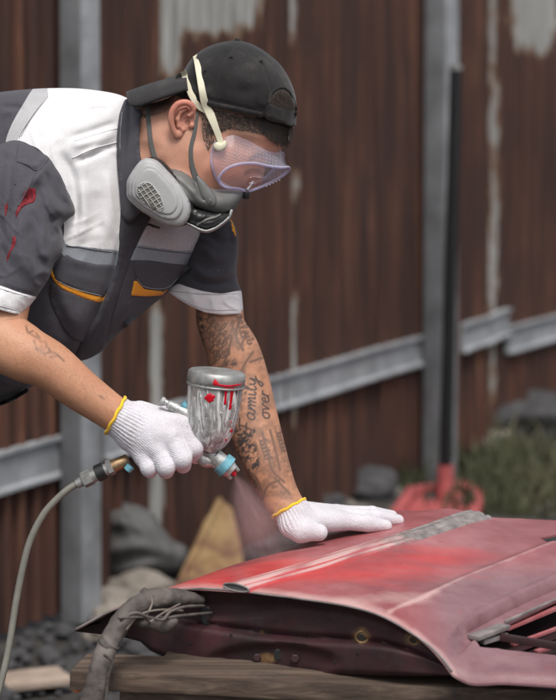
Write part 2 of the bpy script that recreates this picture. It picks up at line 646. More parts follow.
# ------------------------------------------------------------------ materials
class NT:
    """small helper round a node tree"""
    def __init__(s, name):
        s.m = bpy.data.materials.new(name); s.m.use_nodes = True
        s.t = s.m.node_tree; s.b = s.t.nodes['Principled BSDF']; s.out = s.t.nodes['Material Output']
        s._co = None
    def n(s, typ, **kw):
        x = s.t.nodes.new('ShaderNode' + typ)
        for k, v in kw.items():
            if k.startswith('i_'):
                x.inputs[k[2:].replace('_', ' ')].default_value = v
            else: setattr(x, k, v)
        return x
    def l(s, a, b): s.t.links.new(a, b)
    def obj(s):
        if s._co is None: s._co = s.n('TexCoord')
        return s._co.outputs['Object']
    def geo(s): return s.n('NewGeometry').outputs['Position']
    def mapped(s, co, scale=(1, 1, 1), rot=(0, 0, 0), loc=(0, 0, 0)):
        m = s.n('Mapping'); m.inputs['Scale'].default_value = scale; m.inputs['Rotation'].default_value = rot; m.inputs['Location'].default_value = loc
        s.l(co, m.inputs['Vector']); return m.outputs[0]
    def noise(s, scale, detail=4, rough=.55, co=None, dist=0):
        x = s.n('TexNoise'); x.inputs['Scale'].default_value = scale; x.inputs['Detail'].default_value = detail
        x.inputs['Roughness'].default_value = rough; x.inputs['Distortion'].default_value = dist
        s.l(co if co is not None else s.obj(), x.inputs['Vector']); return x.outputs['Fac']
    def ramp(s, fac, stops):
        r = s.n('ValToRGB'); e = r.color_ramp.elements
        while len(e) > 1: e.remove(e[-1])
        e[0].position = stops[0][0]; e[0].color = stops[0][1] if len(stops[0][1]) == 4 else (*stops[0][1], 1)
        for p, c in stops[1:]:
            q = e.new(p); q.color = c if len(c) == 4 else (*c, 1)
        s.l(fac, r.inputs[0]); return r.outputs[0]
    def val(s, fac, lo, hi):
        r = s.n('MapRange'); r.inputs[1].default_value = lo; r.inputs[2].default_value = hi
        s.l(fac, r.inputs[0]); return r.outputs[0]
    def mix(s, fac, a, b, mode='MIX'):
        m = s.n('Mix', data_type='RGBA', blend_type=mode)
        for sock, v in ((m.inputs[0], fac), (m.inputs[6], a), (m.inputs[7], b)):
            if isinstance(v, (int, float)): sock.default_value = v
            elif isinstance(v, tuple): sock.default_value = v if len(v) == 4 else (*v, 1)
            else: s.l(v, sock)
        return m.outputs[2]
    def math(s, op, a, b=0.0, clamp=False):
        m = s.n('Math', operation=op); m.use_clamp = clamp
        for i, v in enumerate((a, b)):
            if isinstance(v, (int, float)): m.inputs[i].default_value = v
            else: s.l(v, m.inputs[i])
        return m.outputs[0]
    def attr(s, name): 
        a = s.n('Attribute'); a.attribute_name = name; return a.outputs['Fac']
    def bump(s, h, strength=.3, dist=.002, prev=None):
        b = s.n('Bump'); b.inputs['Strength'].default_value = strength; b.inputs['Distance'].default_value = dist
        s.l(h, b.inputs['Height'])
        if prev is not None: s.l(prev, b.inputs['Normal'])
        s.l(b.outputs[0], s.b.inputs['Normal']); return b.outputs[0]
    def col(s, c):
        if isinstance(c, tuple): s.b.inputs['Base Color'].default_value = c if len(c) == 4 else (*c, 1)
        else: s.l(c, s.b.inputs['Base Color'])
    def set(s, **kw):
        for k, v in kw.items():
            i = s.b.inputs[k.replace('_', ' ')]
            if isinstance(v, (int, float, tuple)): i.default_value = v
            else: s.l(v, i)
        return s

def plain(name, c, rough=.6, metal=0.0, var=.15, vs=30, bs=200, bstr=.15, bd=.0008, **kw):
    """a colour with mottling and fine relief"""
    t = NT(name)
    d = tuple(max(0, x * (1 - var)) for x in c); e = tuple(min(1, x * (1 + var)) for x in c)
    t.col(t.ramp(t.noise(vs, 5), [(.3, d), (.7, e)]))
    t.set(Roughness=rough, Metallic=metal)
    if bstr: t.bump(t.noise(bs, 3), bstr, bd)
    t.set(**kw)
    return t.m

def cloth(name, c, var=.12, weave=900, stain=None, rough=.85, crease=1.0):
    t = NT(name)
    base = t.ramp(t.noise(9, 6, .6), [(.3, tuple(x * (1 - var) for x in c)), (.7, tuple(min(1, x * (1 + var)) for x in c))])
    if stain:
        base = t.mix(t.math('MULTIPLY', t.val(t.noise(14, 6, .65), .55, .75), stain[1], True), base, stain[0])
    fine = t.noise(weave, 2, .6)
    base = t.mix(.3, base, t.ramp(fine, [(.3, (0, 0, 0)), (.7, (1, 1, 1))]), 'OVERLAY')
    base = t.mix(t.math('MULTIPLY', t.math('MULTIPLY', t.val(t.noise(150, 3, .7), .64, .74), .3), t.val(t.noise(7, 3), .5, .65), True), base, (.30, .28, .27))
    t.col(base)
    wr = t.n('TexNoise', noise_type='RIDGED_MULTIFRACTAL'); wr.inputs['Scale'].default_value = 1; wr.inputs['Detail'].default_value = 2.5; wr.inputs['Roughness'].default_value = .4; wr.inputs['Distortion'].default_value = .7
    t.l(t.mapped(t.obj(), (11, 11, 6.5), rot=(0, .5, 0)), wr.inputs['Vector'])
    b1 = t.bump(wr.outputs['Fac'], .22 * crease, .004)
    b2 = t.bump(t.noise(60, 4, .6), .12, .003, b1)
    t.bump(fine, .6, .0006, b2)
    t.set(Roughness=rough, Sheen_Weight=.15, Sheen_Roughness=.5)
    t.b.inputs['Specular IOR Level'].default_value = .25
    return t.m

def rust_mat():
    """corrugated sheet: brown rust in vertical streaks, old zinc showing where the attribute 'zinc' is high"""
    t = NT('rusty_sheet_metal')
    g = t.geo()
    st = t.noise(1, 6, .62, t.mapped(g, (24, 24, 1.3)), .3)
    st2 = t.noise(1, 4, .6, t.mapped(g, (70, 70, 5)))
    big = t.noise(1.7, 4, .6, g)
    c = t.ramp(st, [(.30, (.018, .007, .005)), (.43, (.036, .013, .008)), (.54, (.062, .022, .013)), (.64, (.105, .040, .021)), (.76, (.19, .092, .052))])
    c = t.mix(t.math('MULTIPLY', t.val(big, .45, .70), .75), c, t.ramp(st2, [(.3, (.016, .007, .006)), (.7, (.046, .017, .012))]))
    z = t.math('ADD', t.attr('zinc'), t.math('MULTIPLY', t.math('SUBTRACT', t.noise(1, 5, .7, t.mapped(g, (30, 30, 6))), .5), 1.5))
    zm = t.val(z, .46, .56)
    zc = t.ramp(t.noise(1, 5, .6, t.mapped(g, (60, 60, 3))), [(.3, (.20, .20, .195)), (.7, (.38, .38, .365))])
    edge = t.math('MULTIPLY', t.val(z, .36, .47), t.math('SUBTRACT', 1.0, t.val(z, .5, .62)))
    c = t.mix(zm, c, zc)
    c = t.mix(t.math('MULTIPLY', edge, .6, True), c, (.20, .115, .06))
    t.col(c)
    t.set(Roughness=.75, Metallic=t.math('MULTIPLY', zm, .2))
    t.bump(st, .3, .003)
    return t.m

def ground_mat():
    t = NT('gravel_ground')
    g = t.geo()
    c = t.ramp(t.noise(38, 6, .7, g), [(.3, (.02, .02, .021)), (.5, (.055, .054, .057)), (.7, (.13, .128, .132))])
    soil = t.ramp(t.noise(20, 5, .6, g), [(.3, (.02, .016, .012)), (.7, (.06, .05, .038))])
    t.col(t.mix(t.val(t.noise(.9, 4, .6, g), .45, .6), c, soil))
    t.set(Roughness=.95)
    b = t.bump(t.noise(45, 6, .7, g), .8, .02)
    return t.m

def skin_mat():
    t = NT('skin')
    n1 = t.noise(35, 4); n2 = t.noise(9, 3)
    c = t.ramp(n2, [(.3, (.50, .26, .175)), (.7, (.63, .36, .26))])
    c = t.mix(t.math('MULTIPLY', t.val(n1, .45, .75), .35, True), c, (.44, .16, .10))
    c = t.mix(t.attr('flush'), c, (.48, .155, .115))
    c = t.mix(t.attr('tan'), c, t.ramp(t.noise(18, 5), [(.3, (.38, .175, .092)), (.7, (.49, .245, .138))]), 'MIX')
    spk = t.noise(260, 3, .6)
    c = t.mix(t.math('MULTIPLY', t.val(spk, .60, .72), .30, True), c, (.30, .12, .07))
    c = t.mix(t.math('MULTIPLY', t.val(t.noise(75, 4, .65), .55, .75), .30, True), c, (.62, .33, .23))
    c = t.mix(t.attr('ink'), c, (.030, .032, .034))
    t.col(c)
    t.set(Roughness=.5, Subsurface_Weight=.12, Subsurface_Scale=.008, Subsurface_Radius=(1.0, .35, .2))
    t.b.inputs['Specular IOR Level'].default_value = .4
    b = t.bump(t.noise(420, 3, .6), .4, .0007)
    b2 = t.bump(t.noise(60, 4, .6), .25, .002, b)
    vv = t.n('TexNoise', noise_type='RIDGED_MULTIFRACTAL'); vv.inputs['Scale'].default_value = 1; vv.inputs['Detail'].default_value = 1; t.l(t.mapped(t.obj(), (16, 16, 9), rot=(0, -.7, 0)), vv.inputs['Vector'])
    t.bump(vv.outputs['Fac'], .12, .002, b2)
    return t.m

def knit_mat():
    t = NT('white_cotton_knit')
    v = t.n('TexVoronoi'); v.inputs['Scale'].default_value = 620
    t.l(t.obj(), v.inputs['Vector'])
    h = v.outputs['Distance']
    c = t.ramp(h, [(0, (.70, .68, .715)), (.7, (.60, .58, .62)), (1, (.46, .44, .48))])
    c = t.mix(t.math('MULTIPLY', t.val(t.noise(22, 5, .6), .45, .75), .55, True), c, (.46, .40, .43))
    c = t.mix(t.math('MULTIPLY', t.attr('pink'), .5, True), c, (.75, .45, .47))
    t.col(c)
    b1 = t.bump(t.noise(70, 4, .6), .4, .004)
    w = t.n('TexWave', wave_type='BANDS', bands_direction='DIAGONAL'); w.inputs['Scale'].default_value = 150; w.inputs['Distortion'].default_value = 1.5; w.inputs['Detail Scale'].default_value = 3
    t.l(t.obj(), w.inputs['Vector'])
    b2 = t.bump(w.outputs['Fac'], .30, .0007, b1)
    t.bump(h, .7, .001, b2)
    t.set(Roughness=.95, Sheen_Weight=.3)
    t.b.inputs['Specular IOR Level'].default_value = .15
    return t.m

def wood_mat():
    t = NT('weathered_board')
    g = t.obj()
    s = t.noise(1, 6, .65, t.mapped(g, (3, 70, 70)), .6)
    c = t.ramp(s, [(.3, (.028, .019, .014)), (.5, (.080, .053, .038)), (.7, (.18, .130, .095))])
    c = t.mix(t.math('MULTIPLY', t.val(t.noise(9, 5, .7), .55, .68), .7, True), c, (.035, .03, .027))
    c = t.mix(t.math('MULTIPLY', t.val(t.noise(16, 4, .7, t.mapped(g, (1, 1, 1), loc=(3, 3, 3))), .66, .72), .8, True), c, (.28, .27, .27))
    t.col(c); t.set(Roughness=.85); t.bump(s, .6, .003)
    return t.m

def door_mat():
    """old red paint gone pink and dull, with fresh red where it is being sprayed (attribute 'fresh')"""
    t = NT('faded_red_paint')
    g = t.obj()
    n = t.noise(7, 6, .65)
    c = t.ramp(n, [(.3, (.22, .050, .054)), (.5, (.31, .088, .094)), (.7, (.41, .165, .17))])
    c = t.mix(t.math('MULTIPLY', t.attr('dull'), .9, True), c, t.ramp(t.noise(12, 6, .7), [(.3, (.13, .058, .066)), (.7, (.25, .145, .155))]))
    fine = t.noise(160, 4, .7)
    fr = t.math('ADD', t.attr('fresh'), t.math('MULTIPLY', t.math('SUBTRACT', t.noise(1, 5, .6, t.mapped(g, (8, 22, 22), rot=(0, 0, .6))), .5), .9))
    fm = t.val(fr, .25, .85)
    c = t.mix(fm, c, t.ramp(t.noise(10, 5, .6), [(.3, (.44, .030, .032)), (.7, (.55, .085, .08))]))
    pk = t.math('ADD', t.attr('primer_sheen'), t.math('MULTIPLY', t.math('SUBTRACT', t.noise(25, 6, .7), .5), .7))
    c = t.mix(t.math('MULTIPLY', t.val(pk, .35, .9), .85, True), c, (.56, .36, .34))
    c = t.mix(t.math('MULTIPLY', t.val(fine, .62, .8), .25, True), c, (.5, .38, .36))
    gr = t.val(t.math('ADD', t.attr('grey'), t.math('MULTIPLY', t.math('SUBTRACT', t.noise(1, 5, .65, t.mapped(g, (14, 45, 45), rot=(0, 0, .9))), .5), 1.1)), .4, .7)
    c = t.mix(gr, c, t.ramp(t.noise(40, 5, .7), [(.3, (.10, .085, .08)), (.7, (.34, .30, .285))]))
    ch = t.val(t.noise(48, 3, .5, t.mapped(g, (1, 1, 1), loc=(1.3, .2, 0))), .70, .73)
    c = t.mix(t.math('MULTIPLY', ch, .6, True), c, (.30, .055, .05))
    t.col(c)
    t.set(Roughness=t.ramp(t.noise(20, 5, .7), [(.3, (.30,) * 3), (.7, (.52,) * 3)]))
    t.b.inputs['Specular IOR Level'].default_value = .6
    sc = t.noise(1, 3, .7, t.mapped(g, (12, 260, 60), rot=(0, 0, .5)))
    t.bump(t.noise(90, 4, .6), .10, .001, t.bump(sc, .07, .001))
    return t.m

def inner_mat():
    t = NT('dirty_maroon_steel')
    n = t.noise(10, 6, .65)
    c = t.ramp(n, [(.3, (.012, .006, .007)), (.55, (.036, .010, .013)), (.75, (.075, .020, .025))])
    c = t.mix(t.math('MULTIPLY', t.val(t.noise(26, 5, .7), .5, .72), .7, True), c, (.035, .026, .024))
    rr = t.math('ADD', t.attr('rust'), t.math('MULTIPLY', t.math('SUBTRACT', t.noise(90, 4, .7), .5), .8))
    c = t.mix(t.val(rr, .35, .75), c, t.ramp(t.noise(60, 4), [(.3, (.10, .045, .02)), (.7, (.26, .16, .07))]))
    t.col(c); t.set(Roughness=.62)
    t.bump(t.noise(60, 4, .6), .25, .002)
    return t.m

def cup_mat():
    t = NT('paint_splashed_aluminium')
    g = t.obj()
    s = t.noise(1, 5, .6, t.mapped(g, (110, 110, 13)), .9)
    s2 = t.noise(1, 3, .6, t.mapped(g, (55, 55, 9), loc=(.4, 1, 0)), .6)
    pm = t.val(s, .49, .57)
    metal = t.ramp(t.noise(60, 4, .6), [(.3, (.22, .21, .21)), (.7, (.50, .49, .48))])
    metal = t.mix(t.val(s2, .6, .7), metal, (.05, .035, .04))
    c = t.mix(pm, metal, t.ramp(t.noise(80, 3), [(.3, (.52, .53, .52)), (.7, (.72, .73, .71))]))
    c = t.mix(t.math('MULTIPLY', t.val(t.noise(1, 4, .7, t.mapped(g, (90, 90, 40), loc=(2, 2, 0))), .64, .69), .9, True), c, (.33, .03, .04))
    t.col(c)
    t.set(Roughness=t.math('ADD', .45, t.math('MULTIPLY', pm, .15)), Metallic=t.math('SUBTRACT', .35, t.math('MULTIPLY', pm, .35)))
    t.bump(pm, .35, .0012)
    return t.m

def clear_mat(name, tint, alpha, rough=.08):
    t = NT(name)
    tr = t.n('BsdfTransparent'); tr.inputs[0].default_value = (*tint, 1)
    t.b.inputs['Base Color'].default_value = (.72, .69, .84, 1)
    t.b.inputs['Roughness'].default_value = rough
    fr = t.n('LayerWeight'); fr.inputs[0].default_value = .35
    mx = t.n('MixShader')
    f = t.math('ADD', alpha, t.math('MULTIPLY', fr.outputs['Facing'], .34), True)
    t.l(f, mx.inputs[0]); t.l(tr.outputs[0], mx.inputs[1]); t.l(t.b.outputs[0], mx.inputs[2])
    t.l(mx.outputs[0], t.out.inputs[0])
    return t.m

def fuzzy(name, a, b, sc=(200, 200, 30), rough=.6):
    t = NT(name)
    t.col(t.ramp(t.noise(1, 4, .6, t.mapped(t.obj(), sc)), [(.3, a), (.7, b)]))
    t.set(Roughness=rough)
    return t.m

M = dict(
    rust=rust_mat(), ground=ground_mat(), skin=skin_mat(), knit=knit_mat(), wood=wood_mat(), door=door_mat(), inner=inner_mat(), cup=cup_mat(),
    post=plain('galvanised_steel', (.17, .175, .185), .6, .15, .3, 6),
    rail=plain('weathered_zinc_rail', (.29, .30, .315), .6, .1, .3, 9),
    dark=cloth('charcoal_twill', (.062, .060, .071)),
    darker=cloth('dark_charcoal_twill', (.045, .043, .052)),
    white=cloth('white_twill', (.70, .69, .70), .06, stain=((.42, .41, .43), .35)),
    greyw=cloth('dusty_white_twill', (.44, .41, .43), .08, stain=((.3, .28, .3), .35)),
    reflect=cloth('silver_reflective_tape', (.24, .26, .29), .12, 1200, rough=.5),
    reflectl=cloth('pale_reflective_tape', (.40, .40, .41), .12, 1200, rough=.6),
    orange=cloth('orange_piping', (.75, .30, .025), .1),
    cap=cloth('washed_black_cotton', (.015, .014, .014), .5, stain=((.058, .050, .046), .95)),
    yellow=cloth('yellow_cuff_edge', (.80, .50, .03), .1),
    rubber=plain('cream_rubber', (.62, .58, .44), .5, 0, .1, 40, 300, .2),
    strapm=cloth('grey_elastic', (.10, .10, .095), .1),
    filt=plain('pale_grey_filter_plastic', (.37, .37, .37), .5, 0, .1, 25, 400, .15),
    mask=plain('grey_mask_rubber', (.13, .13, .125), .5, 0, .2, 25, 200, .15),
    black=plain('black_plastic', (.016, .016, .017), .42, 0, .3, 60),
    mesh=plain('dusty_filter_mesh', (.16, .15, .13), .8, 0, .4, 90),
    hair=fuzzy('dark_hair', (.012, .008, .006), (.05, .032, .022)),
    steel=plain('scuffed_steel', (.30, .30, .29), .45, .5, .35, 60),
    brass=plain('dull_brass', (.30, .20, .11), .42, .7, .3, 60),
    alu=plain('paint_flecked_aluminium', (.45, .45, .44), .4, .5, .4, 110),
    blue=plain('pale_blue_plastic', (.13, .34, .42), .45, 0, .25, 110),
    wet=plain('wet_red_paint', (.50, .004, .016), .18, 0, .15, 60, 100, .1),
    redcloth=plain('red_paint_stain', (.17, .006, .014), .75, 0, .6, 160),
    hose=plain('grey_green_rubber_hose', (.18, .175, .15), .5, 0, .15, 40),
    trim=plain('grey_moulding', (.20, .175, .17), .45, 0, .45, 22, 160, .3),
    tape=plain('dusty_wrapped_hose', (.095, .080, .072), .8, 0, .6, 26, 120, .6, .003),
    wire=plain('thin_wire', (.16, .13, .11), .6, 0, .4, 60),
    blackpole=plain('black_painted_pole', (.006, .006, .007), .45, 0, .3, 30),
    redstand=plain('red_painted_steel', (.38, .085, .085), .6, 0, .3, 12),
    yellowb=NT('rusty_yellow_plate').m,
    stone=plain('concrete', (.20, .175, .15), .9, 0, .3, 12, 60, .6, .004),
    stone2=plain('dark_stone', (.05, .049, .052), .9, 0, .4, 12, 60, .6, .004),
    tarp=plain('grey_tarpaulin', (.085, .083, .082), .75, 0, .4, 14, 60, .4, .004),
    board=plain('old_chipboard', (.32, .25, .20), .85, 0, .25, 18, 90, .3),
    jeans=cloth('dark_work_trousers', (.035, .035, .042)),
    shoe=plain('black_shoe_leather', (.012, .012, .012), .5),
    orangep=plain('orange_plastic', (.55, .14, .03), .6),
)
def _y():
    m = M['yellowb']; t = m.node_tree
    q = NT.__new__(NT); q.m = m; q.t = t; q.b = t.nodes['Principled BSDF']; q.out = t.nodes['Material Output']; q._co = None
    q.col(q.ramp(q.noise(9, 6, .7), [(.38, (.10, .045, .03)), (.5, (.20, .115, .05)), (.66, (.28, .19, .085))])); q.set(Roughness=.8)
_y()
def grass_mat():
    t = NT('grass_blades'); t.col(t.ramp(t.noise(2.5, 4), [(.3, (.035, .040, .020)), (.5, (.065, .07, .033)), (.7, (.115, .10, .06))])); t.set(Roughness=.8); return t.m
M['grass'] = grass_mat()

# ------------------------------------------------------------------ ground
def ground():
    n = 90
    xs = np.concatenate([[-60, -20, -8], np.linspace(-4, 6, n), [10, 25, 60]])
    ys = np.concatenate([[-60, -15, -3], np.linspace(0, 14, n), [20, 40, 120]])
    X, Y = np.meshgrid(xs, ys, indexing='ij')
    Z = vnoise(X + 40, Y + 40, .9, 3) * .02 + vnoise(X + 40, Y + 40, .3, 4) * .012
    V = np.stack([X, Y, Z], -1).reshape(-1, 3)
    m = len(ys)
    F_ = [(i * m + j, (i + 1) * m + j, (i + 1) * m + j + 1, i * m + j + 1) for i in range(len(xs) - 1) for j in range(m - 1)]
    make('ground', V, F_, M['ground'], kind='structure')
ground()

def rock_shape(seed, sx=1, sy=1, sz=.7, sub=2):
    r = random.Random(seed)
    bm = bmesh.new()
    bmesh.ops.create_icosphere(bm, subdivisions=sub, radius=1)
    o = Vector((r.random() * 50, r.random() * 50, 0))
    for v in bm.verts:
        c_ = noise.cell_vector(v.co * 1.6 + o * 3)
        k = 1 + .38 * noise.noise(v.co * 1.1 + o) + .16 * noise.noise(v.co * 3 + o) + (.22 * (c_.x - .5) if sub > 2 else 0) + .08 * noise.noise(v.co * 8 + o)
        v.co = Vector((v.co.x * k * sx, v.co.y * k * sy, max(v.co.z * k * sz, -.35)))
    V = np.array([v.co[:] for v in bm.verts]); Fc = [tuple(v.index for v in f.verts) for f in bm.faces]
    bm.free(); return V, Fc

def gravel():
    shapes = [rock_shape(i) for i in range(5)]
    Vs, Fs, n = [], [], 0
    for i in range(3200):
        z = rnd.uniform(4.9, 10.5)
        x = rnd.uniform(-.17, .17) * z + rnd.uniform(-.2, .2)
        if z > fence_z(x) - .04: continue
        r = rnd.choice([.008, .012, .012, .018, .03]) * rnd.uniform(.7, 1.3)
        V, Fc = shapes[i % 5]
        a = rnd.random() * 6.28
        R = np.array([[math.cos(a), -math.sin(a), 0], [math.sin(a), math.cos(a), 0], [0, 0, 1]])
        Vs.append(V @ R.T * r + [x, z, .3 * r]); Fs += [tuple(q + n for q in f) for f in Fc]; n += len(V)
    make('gravel', np.concatenate(Vs), Fs, [M['stone2']], kind='stuff', label='loose dark gravel stones scattered over the ground', cat='gravel')

# ------------------------------------------------------------------ fence of corrugated sheet
FX, FZ, FS = -.636, 6.27, 1.78
def fence_z(x): return FZ + FS * (x - FX)
U = np.array([1, FS, 0]) / math.hypot(1, FS)          # along the fence, away from the camera
NV = np.array([FS, -1, 0]) / math.hypot(1, FS)        # towards the side the photo shows
def FP(s, off, h): return np.array([FX, FZ, 0]) + U * s + NV * off + np.array([0, 0, h])

def fence():
    root = thing('corrugated_fence', tuple(FP(0, 0, 0)), 'tall rusty brown corrugated metal fence behind the painter', 'fence')
    def s_of(px):
        # fence parameter seen at a photo column
        a = (px - CX) / F
        x = (a * (FZ - FS * FX)) / (1 - a * FS)
        return (x - FX) * math.hypot(1, FS)
    zinc_cols = []   # (px, half px, y0, y1, strength)
    spots = [(213, 50, -60, 40, 1.15), (535, 24, -60, 58, 1.25), (170, 14, -60, 90, .8), (249, 20, -40, 30, .8),
             (156, 7, 290, 560, .95), (293, 4, -60, 60, .75), (296, 4, 150, 215, .8), (294, 4, 280, 430, .7), (492, 5, -40, 420, .62), (497, 4, 60, 300, .58)]
    w = .76
    pitch = .076
    s0 = -3.2
    k = 0
    while s0 < 15:
        n = 110; m = 40
        ss = np.linspace(0, w + .03, n)
        hh = np.linspace(.02, 2.75, m)
        A, B = np.meshgrid(ss, hh, indexing='ij')
        off = .021 * np.tanh(2.2 * np.sin(2 * np.pi * A / pitch)) + .008 * vnoise(A * 3 + k * 7, B, .5, 5) + (.004 if k % 2 else 0)
        lean = rnd.uniform(-.006, .006)
        V = np.array([FX, FZ, 0]) + U * (s0 + A + lean * B)[..., None] + NV * off[..., None] + np.array([0, 0, 1]) * (B + rnd.uniform(-.02, .02))[..., None]
        V = V.reshape(-1, 3)
        px = CX + F * V[:, 0] / V[:, 1]; py = HY + F * (H - V[:, 2]) / V[:, 1]
        zc = np.zeros(len(V))
        for cx_, hw, y0, y1, st in spots:
            d = np.clip(1.3 - np.abs(px - cx_) / hw * .9, 0, 1) * np.clip((y1 + 10 - py) / 40, 0, 1) * np.clip((py - y0 + 10) / 40, 0, 1)
            zc = np.maximum(zc, d * st)
        Fc = [(i * m + j, (i + 1) * m + j, (i + 1) * m + j + 1, i * m + j + 1) for i in range(n - 1) for j in range(m - 1)]
        make('metal_sheet', V, Fc, M['rust'], root, attrs={'zinc': zc})
        s0 += w; k += 1
    # posts
    for px, wd, lean in ((59, .105, -.004), (419, .13, .012), (700, .12, 0), (950, .12, 0), (-420, .1, 0)):
        s = s_of(px)
        V, Fc = box((0, 0, 1.5), (wd, wd * .75, 3.0), bev=.006)
        V = np.array([FP(s + v[0] + v[2] * lean, .03 + wd * .5 + v[1], v[2]) for v in V])
        make('post', V, Fc, M['post'], root, angle=30)
        V, Fc = box((0, -.002, 1.5), (wd * .94, wd * .75, 2.996), bev=.004)  # added plate in a lighter grey, paints the post's lit face
        V = np.array([FP(s + v[0] + v[2] * lean, .036 + wd * .5 + v[1], v[2]) for v in V])
        make('post_lit_face', V, Fc, M['rail'], root, angle=30)
    # rails run from post to post in front of the sheets
    def rail(pa, pb, ha, hb, wd=.125):
        sa, sb = s_of(pa), s_of(pb)
        n = 12
        prof = [(-.5, 0), (-.5, 1), (-.42, 1), (-.36, .55), (.36, .55), (.42, 1), (.5, 1), (.5, 0)]
        V, Fc = [], []
        for i in range(n):
            t = i / (n - 1)
            for a, b in prof:
                V.append(FP(sa + (sb - sa) * t, .012 + .035 * b, ha + (hb - ha) * t + a * wd + .003 * math.sin(9 * t)))
        q = len(prof)
        for i in range(n - 1):
            for j in range(q):
                Fc.append((i * q + j, i * q + (j + 1) % q, (i + 1) * q + (j + 1) % q, (i + 1) * q + j))
        Fc += [tuple(range(q))[::-1], tuple((n - 1) * q + j for j in range(q))]
        make('rail', V, Fc, M['rail'], root, smooth=False)
    rail(-330, 61, .48, .505); rail(97, 419, .515, .545); rail(457, 503, .55, .575); rail(502, 1040, .49, .50)
    return root
fence()
gravel()

# ------------------------------------------------------------------ things lying about
def gp(x, y, h=0):
    """ground point under a photo pixel"""
    z = F * (H - h) / (y - HY)
    return P(x, y, z)

def rubble():
    lst = [  # px, py(base), radius, squash, material, label
        (104, 612, .075, .55, 'stone', 'rounded pale concrete lump by the foot of the left fence post'),
        (138, 600, .085, .6, 'stone', 'broad pale rubble lump right of the fence post foot'),
        (120, 590, .05, .6, 'stone', 'small pale rubble lump behind the two bigger ones'),
        (352, 497, .14, .5, 'stone2', 'dark rock behind the gloved hand on the door'),
        (318, 512, .10, .5, 'stone2', 'dark rock close behind the glove cuff'),
        (465, 448, .16, .35, 'stone', 'long pale concrete slab lying right of the black pole'),
        (385, 480, .09, .6, 'stone2', 'dark rock left of the red metal base'),
        (535, 440, .28, .4, 'stone2', 'dark earth-covered rock at the fence foot on the right'),
        (376, 496, .07, .5, 'stone', 'small brownish stone beside the red metal base'),
    ]
    for i, (x, y, r, sq, m, lab) in enumerate(lst):
        V, Fc = rock_shape(40 + i, 1.35, .9, sq * 1.2, 4)
        g = gp(x, y)
        V = V * r + np.array([g[0], g[1], r * .3])
        make('rock' if m == 'stone2' else 'concrete_lump', V, Fc, M[m], label=lab, cat='rock' if m == 'stone2' else 'rubble')
    r9 = random.Random(9)
    Vs, Fs, n = [], [], 0
    for k in range(40):      # loose lumps along the fence foot
        x = r9.choice([r9.uniform(90, 150), r9.uniform(300, 400), r9.uniform(90, 140)]); y = (r9.uniform(592, 640) if x < 200 else r9.uniform(478, 520))
        V, Fc = rock_shape(80 + k, r9.uniform(1, 1.5), .9, r9.uniform(.5, .9), 3)
        g = gp(x, y); r = r9.uniform(.018, .045)
        V = V * r + np.array([g[0], g[1], r * .25])
        Vs.append(V); Fs += [tuple(q + n for q in f) for f in Fc]; n += len(V)
    make('rubble', np.concatenate(Vs), Fs, M['stone'], label='loose pale rubble scattered along the fence foot', cat='rubble', kind='stuff', smooth=False)
    # flat boards on the ground at the lower left
    for (x, y, sx, sy, a, lab, mm) in ((33, 690, .19, .12, .5, 'flat piece of brown board on the gravel at the lower left', 'board'),):
        g = gp(x, y)
        V, Fc = box((0, 0, 0), (sx, sy, .018), rot=(0.04, .03, a), bev=.002)
        make('board_offcut', V + np.array([g[0], g[1], .03]), Fc, M[mm], label=lab, cat='board', angle=30)
rubble()

def tarp():
    # crumpled grey sheet heaped at the fence foot
    ol = [(95, 545), (97, 516), (108, 503), (130, 508), (152, 518), (162, 532), (172, 545), (186, 552), (190, 568), (180, 584), (150, 590), (115, 592), (98, 586)]
    rl = folds([([(100, 530), (130, 528), (160, 548)], 7, .03), ([(105, 560), (140, 552), (180, 562)], 8, .035), ([(110, 580), (150, 570), (175, 575)], 6, .03), ([(120, 515), (128, 545)], 6, .02)])
    V, Fc, mi = inflate(ol, lambda x, y: 6.55 + 0 * x, .14, 4, .5, relief=rl)
    V[:, 2] -= V[:, 2].min() - .002
    make('tarpaulin', V, Fc, M['tarp'], label='crumpled dark grey tarpaulin heaped at the foot of the fence', cat='tarpaulin')
tarp()

def yellow_plate():
    # plate leaning on a block; lower edge on the ground
    z0, z1 = 6.3, 6.75
    pts = [(168, 600, z0), (182, 570, z0 + .1), (205, 520, z1 - .1), (220, 498, z1), (232, 508, z1), (241, 545, z1 - .1), (246, 600, z0)]
    A = np.array([P(*p) for p in pts])
    nrm = np.array([.05, .93, -.3])
    n = len(A)
    B = A + nrm * .012
    V = np.concatenate([A, B])
    Fc = [tuple(range(n))[::-1], tuple(range(n, 2 * n))] + [(i, (i + 1) % n, (i + 1) % n + n, i + n) for i in range(n)]
    t = thing('yellow_plate', tuple(P(205, 600, z0)), 'rusty yellow steel plate with a pointed top leaning behind the car door', 'metal plate')
    WLz = V[:, 2].min()
    make('plate', V, Fc, M['yellowb'], t, smooth=False)
    a, b = P(172, 600, z0 - .01), P(220, 500, z1 - .01)
    V, Fc = tube([a, b], [.012, .012], 8, .05, px=False, smooth=False)
    make('edge_bar', V, Fc, M['yellowb'], t)
yellow_plate()

